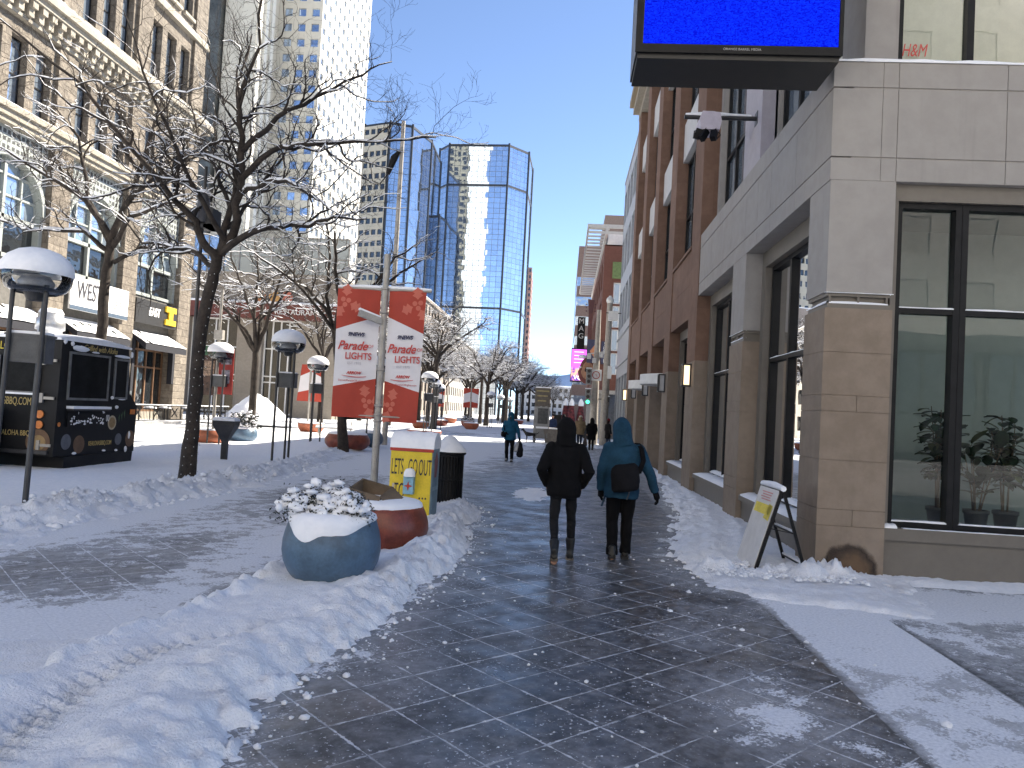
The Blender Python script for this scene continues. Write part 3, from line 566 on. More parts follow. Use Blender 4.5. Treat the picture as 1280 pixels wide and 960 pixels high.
for i,((a,c_),(e,f)) in enumerate(zip(PIER,PIER[1:])):
    if i<2: continue
    a=c_; c=(a+e)/2; r=(e-a)/2-.25; zs=10.35
    # spandrel with its arch cut out, perforated by small square holes
    s=MB(); n=18; arc=[(c+r*math.cos(PI*k/n),zs+r*math.sin(PI*k/n)) for k in range(n+1)]
    for k in range(n):
        (u0,z0),(u1,z1)=arc[k],arc[k+1]; s.quad(LF(u0,z0,-.05),LF(u0,14.05,-.05),LF(u1,14.05,-.05),LF(u1,z1,-.05))
        s.quad(LF(u0,z0,-.05),LF(u1,z1,-.05),LF(u1,z1,-.5),LF(u0,z0,-.5))
    bx(s,LF,a,c-r,7.9,14.05,-.5,-.05); bx(s,LF,c+r,e,7.9,14.05,-.5,-.05)
    for k in range(n):   # raised arch ring
        t0,t1=PI*k/n,PI*(k+1)/n
        P=[LF(c+rr*math.cos(tt),zs+rr*math.sin(tt),dd) for dd in(-.04,.1) for tt in(t0,t1) for rr in(r,r+.22)]
        s.add(P,[(0,1,3,2),(4,6,7,5),(0,4,5,1),(2,3,7,6),(0,2,6,4),(1,5,7,3)])
    part(s,'arch',PALEF,old)
    h=MB()
    for ui in range(16):
        for zi in range(9):
            u=a+.25+ui*(e-a-.5)/15; z=10.9+zi*.36
            if math.hypot(u-c,z-zs)>r+.34 and z<13.85: bx(h,LF,u-.1,u+.1,z-.1,z+.1,-.06,-.045)
    part(h,'arch_grille',M('grille_holes',(.05,.055,.055),.7),old)
    w=MB(); bx(w,LF,c-r,c+r,7.9,8.1,-.42,-.2); bx(w,LF,c-r,c+r,9.75,9.95,-.42,-.2); bx(w,LF,c-.09,c+.09,7.9,zs+r,-.42,-.2)
    for k in(-1,1): bx(w,LF,c+k*r*.52-.05,c+k*r*.52+.05,9.95,zs+r*.84,-.42,-.25)
    for z in(10.9,11.9): hw=math.sqrt(max(.1,r*r-max(0,z-zs)**2)); bx(w,LF,c-hw,c+hw,z-.05,z+.05,-.42,-.26)
    wo=part(w,'window',PALEF,old)
    g=MB(); g.add([LF(c+r*math.cos(PI*k/n),zs+r*math.sin(PI*k/n),-.4) for k in range(n+1)]+[LF(c-r,9.85,-.4),LF(c+r,9.85,-.4)],[tuple(range(n+3))]); part(g,'pane',SGLASS,old,wo)
    g=MB(); g.quad(LF(c-r,7.9,-.4),LF(c+r,7.9,-.4),LF(c+r,9.84,-.4),LF(c-r,9.84,-.4)); part(g,'pane',DGLASS,old,wo)
    # shopfront below
    g=MB(); bx(g,LF,a,e,5.6,7.9,-.6,-.28); part(g,'sign_band',M('dark_band',(.10,.095,.085),.6),old)
    so2=window(old,LF,a+.05,e-.05,.5,5.6,-.5,[a+(e-a)*k/5 for k in(1,2,3,4)],(3.4,4.5),.12,.15,fmat=M('brown_shopfront',(.16,.085,.045),.6)); so2.name='shopfront'
    g=MB(); bx(g,LF,a,e,0,.5,-.6,-.3); part(g,'base_wall',SMOOTHSTONE,old)
    # awning
    g=MB(); g.add([LF(a+.1,5.55,-.2),LF(e-.1,5.55,-.2),LF(e-.1,4.75,1.15),LF(a+.1,4.75,1.15),LF(a+.1,4.4,1.15),LF(e-.1,4.4,1.15)],[(0,1,2,3),(3,2,5,4)]); 
    g.add([LF(a+.1,5.55,-.2),LF(a+.1,4.75,1.15),LF(a+.1,4.4,1.15),LF(e-.1,5.55,-.2),LF(e-.1,4.75,1.15),LF(e-.1,4.4,1.15)],[(0,1,2),(3,5,4)])
    bx(g,LF,a+.08,a+.35,1.8,5.3,.0,.35); bx(g,LF,e-.35,e-.08,2.4,5.3,.0,.35)
    aw=part(g,'awning',M('navy_canvas',(.012,.013,.02),.85),old)
    g=MB(); g.add([LF(a+.1+(e-a-.2)*k/14,5.56-.8*j/4+.09*(1-.3*random.random()),-.2+1.36*j/4) for k in range(15) for j in range(5)],[(5*k+j,5*k+5+j,5*k+6+j,5*k+1+j) for k in range(14) for j in range(4) if random.random()<.9],True); part(g,'awning_snow',CAP,old,aw)
bd=MB(); bx(bd,LF,17.3,52.3,0,33.5,-22,-.9); part(bd,'shadow_body',M('plain_stone',(.3,.26,.2),.85),old)  # unseen box body behind the facade, added to cast shadow
# shop signs on it (flat boards)
def board(name,label,fr,u0,u1,z0,z1,d,mat,loc,fmat=None):
    t_=thing(name,label,'sign',loc); q=MB(); bx(q,fr,u0,u1,z0,z1,d,d+.1); part(q,'board',mat,t_); return t_
s1=board('shop_sign','white banner sign with WEST in dark hand lettering on the sandstone building',LF,38.9,44.3,6.0,7.75,.45,WHITEP,(-26.5,41.6,6.9))
INK=M('dark_ink',(.03,.03,.04),.6,var=.05)
text('lettering','WEST',1.35,INK,s1,(.07,-1.1,.15),(R(90),0,R(90)),.62,.05,.01); 
q=MB(); bx(q,LF,38.9,44.3,6.0,6.22,.55,.57); part(q,'lower_strip',M('navy_strip',(.05,.08,.12),.6),s1)
q=MB(); [bx(q,LF,42.9,43.9-.15*(k%3),7.3-.2*k,7.38-.2*k,.55,.565) for k in range(5)]; part(q,'menu_lines',M('grey_print',(.35,.3,.3),.6),s1)
s2=board('shop_sign','black fascia sign with snowy white letters and a yellow block shape',LF,45.6,50.6,6.1,7.6,.2,M('black_board',(.02,.02,.02),.5),(-26.8,48,6.9))
text('lettering','EAST',.75,WHITEP,s2,(.12,-.3,0),(R(90),0,R(90)),.8,0,.03,bold=.02)
q=MB(); [bx(q,LF,u0,u1,z0,z1,.3,.42) for u0,u1,z0,z1 in((49,50.3,7.15,7.5),(49,50.3,6.3,6.65),(49.4,49.9,6.65,7.15))]; part(q,'emblem',M('yellow_paint',(.75,.5,.03),.5),s2)
# ---------------- glass-fronted low building with the restaurant ----------------
def frY(Y0): return lambda u,z,d:(u,Y0-d,z)
rs_=thing('restaurant_building','low tan stone building with dark red restaurant band and glass corner','building',(-31,75,0))
TAN=stone('tan_panel',(.27,.235,.19),(.33,.29,.24),(1.5,1.1),.06,joint=(.2,.18,.15),var=.15,off=0)
RB=frY(75); q=MB(); bx(q,RB,-40,-23,11.2,14.4,-20,-.2)
for a,c_ in((-40,-38.2),(-33.2,-30.6),(-27.2,-23)): bx(q,RB,a,c_,0,9.7,-20,0)
bx(q,RB,-40,-23,0,9.7,-20,-3); part(q,'wall',TAN,rs_)
q=MB(); bx(q,RB,-40.2,-22.8,9.7,11.2,-20,.9); ro=part(q,'red_band',M('dark_red_panel',(.13,.03,.022),.5),rs_); q=MB(); bx(q,RB,-40.3,-22.7,11.2,11.35,-20,1.0); snowledge(q,RB,-40,-23,11.35,0,.95,.12); part(q,'band_snow',CAP,rs_,ro)
text('lettering','RESTAURANT',.75,WHITEP,rs_,(4.2,-.95,10.4),(R(90),0,0),1,0,.02)
for k,(x,cc) in enumerate(((-30.6,(.5,.2,.08)),(-29.2,(.55,.3,.1)),(-27.9,(.5,.15,.1)))):
    q=MB(); q.tube([(x,74.0,11.9),(x,73.9,11.9)],.55,20); part(q,'round_sign',M('round_sign_%d'%k,cc,.5),rs_)
for a,c_ in((-38.2,-33.2),(-30.6,-27.2)): window(rs_,RB,a,c_,.2,9.7,-.6,[a+(c_-a)*k/4 for k in(1,2,3)],(3.4,4.0,6.8),.14,.15,fmat=WHITEP,gmat=DGLASS)
for a,c_ in((-40,-31.5),(-31.4,-23.1)): window(rs_,frY(78),a,c_,14.6,18.8,-.1,[a+(c_-a)*k/5 for k in(1,2,3,4)],(16.6,),.12,.15,fmat=GALV,gmat=SGLASS)
# ---------------- towers ----------------
def grid_tower(root,fr,u0,u1,z0,z1,nu,nz,ww,wh,wall,gl,dep=.35,pick=None,mx=60,off=0.):
    ops=[]; du=(u1-u0)/nu; dz=(z1-z0)/nz
    for i in range(nu):
        for k in range(nz): cu=u0+du*(i+.5); cz=z0+dz*(k+.5)+off; ops.append((cu-ww/2,cu+ww/2,cz-wh/2,cz+wh/2))
    q=MB(); holes(q,fr,u0,u1,z0,z1,ops,0,dep); part(q,'wall',wall,root)
    big=MB(); n=0
    order=sorted(ops,key=lambda o:o[2]); vis=[o for o in order if o[2]>(pick or 0)]
    for o_ in order:
        g=big
        if o_ in vis[:mx]: g=MB()
        g.quad(fr(o_[0],o_[2],-dep),fr(o_[1],o_[2],-dep),fr(o_[1],o_[3],-dep),fr(o_[0],o_[3],-dep))
        if g is not big: part(g,'window',gl,root)
    if big.f: b_=part(big,'window',gl,root); b_['kind']='stuff'
WHITET=M('white_granite',(.68,.66,.60),.45,var=.05,scale=.1); CREAM=M('cream_shade_granite',(.50,.46,.38),.5,var=.05,scale=.1)  # cream copy puts shade into the colour of the tower's unlit face
m,t,b=newmat('tower_window'); r=t.white(t.vmath('FLOOR',t.vmath('SCALE',t.coord(),scale=.27))); t.put(t.mix(t.ss(r,.1,.8),(.34,.42,.54),(.5,.6,.72)),b.inputs['Base Color']); b.inputs['Metallic'].default_value=.85; b.inputs['Roughness'].default_value=.06
nn=t.vmath('ADD',t.n.new('ShaderNodeNewGeometry').outputs['Normal'],t.vmath('SCALE',t.vmath('SUBTRACT',t.white(t.vmath('FLOOR',t.vmath('SCALE',t.coord(),scale=.27)),'Color'),(.5,.5,.5)),scale=.03)); t.put(t.vmath('NORMALIZE',nn),b.inputs['Normal']); TWIN=m
tw=thing('office_tower','tall white granite tower with square windows, shade painted in cream on its unlit face','tower',(-64,181,0))
XF=lambda X0:(lambda u,z,d:(X0+d,u,z))
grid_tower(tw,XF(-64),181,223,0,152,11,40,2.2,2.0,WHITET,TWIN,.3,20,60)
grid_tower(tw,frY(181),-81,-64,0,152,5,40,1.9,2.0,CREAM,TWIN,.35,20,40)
q=MB(); 
for k in range(3): bx(q,XF(-75),169.4+3.6*k,171+3.6*k,0,152,-.2,.35)
bx(q,frY(181.5),-90,-65,151,153,-40,0); bx(q,XF(-65),181.4,222,0,151,-.5,-.4); bx(q,frY(181.6),-81,-64.8,0,151,-.4,-.3); part(q,'wall',WHITET,tw)
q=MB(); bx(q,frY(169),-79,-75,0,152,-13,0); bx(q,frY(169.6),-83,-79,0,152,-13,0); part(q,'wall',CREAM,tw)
q=MB(); bx(q,frY(168),-90.5,-83.3,0,152,-14,0); 
part(q,'wall',M('dark_glazing',(.07,.075,.07),.3,var=.3,scale=.2),tw)
yb=lambda u,z,d:(-u,223.5+d,z)
grid_tower(tw,yb,64.4,95,0,152,9,40,2.3,2.1,M('dimmed_granite_rear',(.20,.18,.13),.6,var=.05,scale=.1),DGLASS,.3,20,0)  # rear granite darkened in colour to tone down its sunlit reflection
# mirror-glass curtain wall: panes tilt a hair from one another, thin dark joints
def mirror_mat(name,pw,ph,tint=(.62,.70,.80),band=None,tilt=.012):
    m,t,b=newmat(name); uv=t.n.new('ShaderNodeUVMap').outputs[0]; u,v,_=t.sep(uv)
    pu=t.math('DIVIDE',u,pw); pv=t.math('DIVIDE',v,ph); cell=t.comb(t.math('FLOOR',pu),t.math('FLOOR',pv)); rc=t.white(cell,'Color'); rv=t.white(cell)
    fu=t.math('FRACT',pu); fv=t.math('FRACT',pv); e=t.math('MINIMUM',t.math('MULTIPLY',t.math('MINIMUM',fu,t.math('SUBTRACT',1.,fu)),pw),t.math('MULTIPLY',t.math('MINIMUM',fv,t.math('SUBTRACT',1.,fv)),ph))
    jm=t.math('SUBTRACT',1.,t.ss(e,.035,.085))
    col=t.mix(rv,tuple(c*.86 for c in tint),tint); col=t.mix(jm,col,(.05,.06,.08)); t.put(col,b.inputs['Base Color'])
    t.put(t.math('SUBTRACT',.95,t.math('MULTIPLY',jm,.7)),b.inputs['Metallic']); t.put(t.math('ADD',.03,t.math('MULTIPLY',jm,.3)),b.inputs['Roughness'])
    wob=t.vmath('SUBTRACT',t.noise(t.comb(u,v),.22,3,.5,1),(.5,.5,.5)); dn=t.vmath('ADD',t.vmath('SCALE',t.vmath('SUBTRACT',rc,(.5,.5,.5)),scale=tilt),t.vmath('SCALE',wob,scale=tilt*1.6))
    t.put(t.vmath('NORMALIZE',t.vmath('ADD',t.n.new('ShaderNodeNewGeometry').outputs['Normal'],dn)),b.inputs['Normal']); return m
MIR=mirror_mat('mirror_glass',2.4,2.1,(.62,.71,.83)); MIRD=mirror_mat('dark_mirror_glass',2.2,3.4,(.42,.48,.56),tilt=.006)
def glass_tower(root,poly,h,mat,name='glass_wall',bands=()):
    n=len(poly)
    for i in range(n):
        a=poly[i]; c_=poly[(i+1)%n]; L=math.hypot(c_[0]-a[0],c_[1]-a[1])
        q=MB(); q.quad((a[0],a[1],0),(c_[0],c_[1],0),(c_[0],c_[1],h),(a[0],a[1],h),[(0,0),(L,0),(L,h),(0,h)]); part(q,name,mat if not isinstance(mat,(list,tuple)) else mat[i],root)
    q=MB(); q.add([(x,y,h) for x,y in poly],[tuple(range(n))])
    for x,y in poly: q.cyl(x,y,0,h+.3,.45,n=6)
    for z in(h-.6,*bands):
        for i in range(n): a=poly[i]; c_=poly[(i+1)%n]; q.bar((a[0],a[1],z),(c_[0],c_[1],z),.5,.8)
    part(q,'frame',M('tower_frame',(.02,.025,.035),.4),root)
gt=thing('glass_tower','tall blue mirror-glass tower with chamfered corners reflecting a cream building','tower',(-39,300,0))
glass_tower(gt,[(-56.2,308),(-51.2,301.5),(-27.1,300),(-19.6,309),(-19,330),(-56,332)],107.6,MIR,bands=(42,91))
g2=thing('glass_tower','darker glass tower left of the mirror tower with a cream window grid on one side','tower',(-64,258,0))
glass_tower(g2,[(-74.8,262),(-64.8,258),(-57.6,261),(-53.5,276),(-54,300),(-78,300)],99.5,[MIRD,MIR,MIRD,MIRD,MIRD,MIRD])
fu=lambda u,z,d:(-74.8+u*.9285-d*.371,262-u*.3714-d*.9285,z)
grid_tower(g2,lambda u,z,d:fu(u,z,d+.5),0,10.4,0,98.5,4,25,1.9,1.9,CREAM,DGLASS,.3,40,60)
text('lettering','W',7,M('red_sign',(.75,.12,.06),.5),g2,(-57.2+64,265.5-258,93),(R(90),0,math.atan2(15,4.1)),.8,0,.2)
g3=thing('glass_tower','small dark glass tower slotted between the two taller glass towers','tower',(-50,285,0))
glass_tower(g3,[(-57,285),(-50.5,283),(-49.0,290),(-49,305),(-57,305)],74,MIRD)
bt=thing('brick_tower','narrow red-brown tower rising beyond the mirror-glass tower','tower',(-28,480,0))
grid_tower(bt,frY(480),-31,-24.8,0,93,3,24,1.1,2.0,M('brown_brick',(.23,.13,.11),.8),DGLASS,.2,40,40); grid_tower(bt,XF(-24.8),480,500,0,88,5,24,2.0,1.8,M('brown_brick_side',(.23,.13,.11),.8),DGLASS,.2,40,0)
q=MB(); bx(q,frY(480.6),-31,-25.3,0,92.9,-20,0); part(q,'roof',M('brick_roof',(.2,.12,.1),.8),bt)
LOWS=[((-30,100,-8,42,17),(.34,.31,.26),'long cream low-rise with rows of windows behind the street trees'),((-30,150,0,45,24),(.26,.22,.19),'tan low-rise further along the tree row'),((-31,203,0,60,21),(.33,.31,.28),'pale low-rise beyond the tan one along the trees')]
for (x,y,_,L,h),cc,lab in LOWS:
    lb=thing('lowrise_building',lab,'building',(x,y,0)); mm=M('lowrise_wall',cc,.8,var=.1,scale=.3)
    grid_tower(lb,XF(x),y,y+L,0,h,int(L/3.6),int(h/4),1.9,2.3,mm,DGLASS,.3,0,40,.2); q=MB(); bx(q,frY(y),x-20,x-.5,0,h,-L,0); bx(q,frY(y),x-20,x+.4,h,h+.6,-L,0); part(q,'wall',mm,lb); q=MB(); bx(q,frY(y),x-19.8,x+.3,h+.6,h+.75,-L,0); part(q,'roof_snow',CAP,lb)
db=thing('distant_building','pale low building with a snowy white roof closing the far end of the street','building',(-8,430,0))
grid_tower(db,frY(430),-34,14,0,17,16,4,1.8,2.2,M('far_wall',(.34,.33,.33),.8),DGLASS,.3,0,60); q=MB(); bx(q,frY(430),-34,14,17,17.6,-20,.4); part(q,'roof_snow',CAP,db)
# ---------------- right side beyond the cross street ----------------
rb=thing('red_brick_building','red panelled building with slatted roof canopy on the far corner','building',(2.6,62,0))
RP=stone('red_panel',(.15,.062,.045),(.19,.082,.06),(3.2,3.0),.05,joint=(.12,.05,.035),var=.25,off=0)
F62=frY(62.0); wo=[(3.45,4.5,z,z+1.75) for z in(5.2,7.1,9.0,10.9)]+[(5.6,8,z,z+2.2) for z in(5.2,8,11)]
q=MB(); holes(q,F62,2.6,26,3.9,15.7,wo,0,.25); S62=lambda u,z,d:(2.6-d,u,z); so_=[(64+4*k,66.4+4*k,z,z+2.4) for k in range(7) for z in(5,9,12.4)]; holes(q,S62,62,95,3.9,15.7,so_,0,.25); bx(q,F62,2.7,26,15.6,15.7,-30,0); part(q,'wall',RP,rb)
for o_ in wo+so_: 
    fr=F62 if o_ in wo else S62; window(rb,fr,*o_,-.15,((o_[0]+o_[1])/2,),(),.08,.08,fmat=WHITEP,gmat=SGLASS if o_ in wo else DGLASS)
q=MB(); bx(q,F62,3.3,4.7,12.95,14.3,-.2,.08); part(q,'green_panel',M('green_panel',(.14,.20,.07),.6),rb)
q=MB(); bx(q,F62,2.6,26,0,3.9,-30,-1.2); part(q,'base_wall',M('dark_base',(.10,.10,.10),.6),rb); q=MB(); bx(q,F62,2.2,26,3.6,3.9,-1.2,.5); bx(q,F62,2.6,3.0,0,3.6,-.6,-.1); part(q,'entrance_slab',GALV,rb)
q=MB()
for k in range(27): y=61.8+1.3*k; q.bar((1.2,y,16.9),(2.9,y,16.9),.10,.14)
q.bar((1.2,61.6,17.1),(1.2,96,17.1),.15,.3); q.bar((2.7,61.6,16.7),(2.7,96,16.7),.2,.5); q.bar((1.2,61.7,17.1),(9,61.7,17.1),.12,.3); q.bar((1.2,61.7,16.6),(9,61.7,16.6),.1,.2)
part(q,'roof_canopy',M('canopy_metal',(.5,.48,.45),.5,var=.06),rb)
q=MB(); bx(q,F62,2.9,26,15.7,17.2,-20,-2); part(q,'penthouse_wall',WHITEP,rb)
bb=thing('brown_tower','brown office block with pale window bands behind the slatted canopy','tower',(1.1,130,0))
q=MB(); bx(q,frY(130),1.1,20,0,30.5,-40,0); part(q,'wall',M('brown_wall',(.19,.125,.10),.8),bb)
for k in range(7): 
    q=MB(); bx(q,frY(130),1.08,20,3.6+3.35*k,5.1+3.35*k,-40.01,.03); part(q,'window',SGLASS,bb)
q=MB(); bx(q,frY(132),5.3,16,30.5,36.5,-20,0); part(q,'roof_storey',M('brown_wall2',(.21,.15,.12),.8),bb)
gb=thing('stone_building','plain grey stone building further along the right side of the street','building',(3,170,0)); grid_tower(gb,lambda u,z,d:(1.6-d,u,z),172,230,0,20,14,5,2,2.2,M('grey_wall',(.32,.30,.28),.8),DGLASS,.2,0,30); q=MB(); bx(q,frY(172),2.2,20,0,20,-58,0); part(q,'wall',M('grey_wall2',(.32,.30,.28),.8),gb)

# ---------------- unseen building added behind the camera to bounce warm fill light ----------------
ab=thing('bounce_building','unseen cream building added behind the camera to bounce fill light, mirrored in shop windows','building',(0,-34,0))
YB=lambda u,z,d:(-u,-34+d,z)
grid_tower(ab,YB,-34,62,0,44,22,10,2.4,2.6,M('bounce_cream_stone',(.58,.55,.50),.8,var=.08,scale=.3),M('low_contrast_panes',(.50,.475,.43),.7,var=.1),.05,0,0); q=MB(); bx(q,YB,-34,62,44,45,-20,.6); bx(q,YB,-34,62,0,44,-20,-.5); part(q,'roof',SMOOTHSTONE,ab)  # panes kept near the wall tone so the mirrored image stays even
for k in range(16):
    u=-34+6*k; sfw=window(ab,YB,u+.3,u+5.7,.3,7.5,.25,(u+2,u+4),(3.2,),.2,.2); sfw.name='shopfront'
q=MB(); bx(q,YB,-34,62,7.5,8.6,.0,.6); bx(q,YB,-34,62,0,7.5,.0,.03); part(q,'added_arcade',M('reflection_dark',(.045,.045,.05),.7),ab)  # dark lower storey with shopfronts, added to darken reflections over the window plants
# ---------------- street furniture ----------------
LAMPG='globe lamps on three legs'
IRON=M('lamp_iron',(.05,.05,.052),.5,.2,var=.15)
def make_lamp(label,loc):
    t=thing('street_lamp',label,'street lamp',loc,0,LAMPG); r=.27
    P=[(r*math.cos(a),r*math.sin(a)) for a in (R(-35),R(-145),R(90))]
    for x,y in P: q=MB(); q.cyl(x,y,-.05,3.22,.033,n=10); q.build('leg',IRON,t)
    q=MB(); q.box(-.27,.27,-.13,.13,2.12,2.5); q.box(-.285,.285,-.145,.145,2.49,2.52); q.build('control_box',M('box_grey',(.075,.078,.082),.55),t)
    q=MB(); q.lathe([(.30,3.14),(.33,3.13),(.33,3.17),(.30,3.18),(.30,3.14)],28); q.cyl(0,0,3.0,3.14,.10,.16); q.lathe([(.0,3.10),(.2,3.12),(.3,3.16)],24)
    for x,y in P: q.bar((x,y,3.16),(x*.3,y*.3,3.12),.03)
    q.build('ring',IRON,t)
    q=MB(); q.lathe([(.27,3.10),(.38,3.15),(.445,3.26),(.455,3.36),(.43,3.48),(.36,3.58),(.22,3.65),(.001,3.68)],32); q.build('globe',LGLASS,t)
    q=MB(); q.lathe([(.22,3.2),(.24,3.26),(.16,3.36),(.001,3.40)],24); q.build('reflector',M('lamp_reflector',(.30,.30,.31),.5,.2),t)
    q=MB(); pr=[(.455,3.37),(.468,3.41),(.452,3.51),(.385,3.62),(.27,3.70),(.13,3.745),(.001,3.755)]; q.lathe(pr,36,jit=.03); q.build('snow_cap',CAP,t)
    q=MB(); q.box(-.26,.26,-.12,.12,2.52,2.56); q.build('box_snow',CAP,t); return t
lamp0=make_lamp('nearest globe lamp on three dark legs, at the left edge before the food trailer',(-7.63,10.35,0)); lamp0.rotation_euler=(0,R(1.2),R(10))
for lab,x,y,rz in [('globe lamp on three tall dark legs standing alone between tree trunk and orange banner',-7.75,20.9,5),('globe lamp half hidden behind the orange parade banner',-7.7,30.8,0),('globe lamp just right of the orange banner, beside a dark slim tree trunk',-7.4,41.5,20),
  ('globe lamp behind the lone three legged lamp, in the sunny plaza',-10.7,32.5,40),('globe lamp by the tree with lights, above the red and blue bowls',-12.6,27.2,0),
  ('small globe lamp left of the far orange and white banner pair',-10.2,62,30),('small globe lamp in front of the trees just right of the far banner pair',-7.6,79,0),('tiny globe lamp among the far trunks, second from the walking blue jacket',-7.6,91,10),('tiny globe lamp above the head of the man in the blue jacket',-7.4,104,0),('small globe lamp low behind the slim trunk right of the orange banner',-8.9,52,0)]:
    dup(lamp0,lab,(x,y,0),R(rz))
# ---- planters ----
TERRA=M('terracotta_glaze',(.20,.045,.025),.38,var=.28,scale=5,bump=.06); BLUEG=M('blue_glaze',(.07,.125,.19),.42,var=.22,scale=4,bump=.06); ORNG=M('orange_clay',(.34,.10,.045),.6,var=.18,scale=5)
def bowl(name,label,loc,mat,r,h,shape,group='bowl planters along the street',snow=True,n=48):
    t=thing(name,label,'planter',loc,0,group)
    if shape=='round': pr=[(.50,0),(.58,.02),(.74,.10),(.87,.22),(.96,.36),(1.0,.52),(.99,.66),(.95,.80),(.895,.92),(.865,.985),(.84,1.0),(.80,.985),(.78,.92)]
    else: pr=[(.55,0),(.62,.02),(.80,.2),(.92,.45),(.985,.75),(1,.95),(.99,1.0),(.93,1.0),(.91,.94)]
    q=MB(); q.lathe([(a*r,b*h) for a,b in pr],n); q.build('bowl',mat,t)
    q=MB(); q.lathe([(.50*r,-.01),(.54*r,-.01),(.54*r,.035),(.5*r,.04)],24); q.build('foot',M('planter_foot',(.06,.05,.045),.8),t)
    if snow:
        w=.86 if shape=='round' else .95
        s=MB(); ring=[(w*1.0,.985),(w*.985,1.05),(w*.9,1.10),(w*.6,1.15),(w*.3,1.17),(.001,1.18)]; s.lathe([(a*r,b*h) for a,b in ring],40,jit=.02); s.build('snow_cap',CAP,t)
    return t
fgb=bowl('bowl_planter','large blue glazed bowl planter with a snowy shrub, front of the snow bank',(-2.2,7.45,.02),BLUEG,.475,.66,'round',n=64,snow=False)
# lopsided snow lip on the near rim of the blue bowl
s=MB(); vs=[];fs=[];N=72
for i in range(N+1):
    a=2*PI*(i%N)/N; nearf=max(0,-math.sin(a+.15))**1.2; j=float(vn(6+3*math.cos(a),6+3*math.sin(a),4))*.7+float(vn(6+9*math.cos(a),6+9*math.sin(a),5))*.5; a=a if a<PI else a-2*PI; dz=.012+.05*nearf+.115*math.exp(-((a+1.87)/.34)**2)+.055*math.exp(-((a+1.15)/.45)**2)+.03*nearf*(j-.6); 
    for rr,zz in ((.405+.06*min(1,dz/.13),.648-dz),(.418+.052*min(1,dz/.13),.66-dz*.5),(.412,.685),(.36,.715),(.2,.72),(.001,.72)): vs.append((rr*math.cos(a),rr*math.sin(a),zz))
for i in range(N): fs+=[(6*i+k,6*i+6+k,6*i+7+k,6*i+1+k) for k in range(5)]
s.add(vs,fs,True); s.build('snow_cap',CAP,fgb)
fgr=bowl('bowl_planter','wide dark red glazed bowl planter with a snow top behind the blue bowl',(-2.17,9.35,.0),TERRA,.585,.58,'round')
SHRUBL=M('shrub_leaf',(.030,.036,.030),.7,var=.4,scale=20); 
def shrub(label,loc,rx,rz,n,group=None,seed=1,leaf=.022,cl=.045):
    rr=random.Random(seed); t=thing('shrub',label,'shrub',loc,0,group); L=MB(); S=MB(); tw=MB()
    for i in range(n):
        a=rr.uniform(0,2*PI); e=math.asin(rr.uniform(-.1,1)); k=rr.uniform(.72,1.08)*(1+.22*math.sin(a*3+seed)+.15*math.sin(a*7))
        p=Vector((math.cos(a)*math.cos(e)*rx*k,math.sin(a)*math.cos(e)*rx*k*.8,math.sin(e)*rz*k))
        if i%4==0: tw.tube([(p.x*.1,p.y*.1,-.03),(p.x*.55,p.y*.55,p.z*.45),tuple(p)],[.008,.005,.003],4,False)
        for j in range(7):
            c=p+Vector((rr.gauss(0,.035),rr.gauss(0,.035),rr.gauss(0,.03))); d=Vector((rr.gauss(0,1),rr.gauss(0,1),rr.gauss(.2,.8))).normalized(); u=d.orthogonal().normalized(); s_=leaf*rr.uniform(.7,1.4)
            L.add([c-d*s_,c+u*s_*.45,c+d*s_,c-u*s_*.45],[(0,1,2,3)],False)
        if p.z>rz*.02 and rr.random()<.5: S.ell((p.x,p.y,p.z+.012),(cl*rr.uniform(.4,1.1),cl*rr.uniform(.4,1.1),cl*rr.uniform(.25,.55)),7,4,.5)
    tw.build('stems',BARK,t); L.build('leaves',SHRUBL,t); S.build('snow_tufts',CAP,t); return t
shrub('dark leafy shrub loaded with snow tufts growing in the large blue bowl',(-2.24,7.45,.68),.39,.24,620,seed=3,leaf=.016,cl=.078)
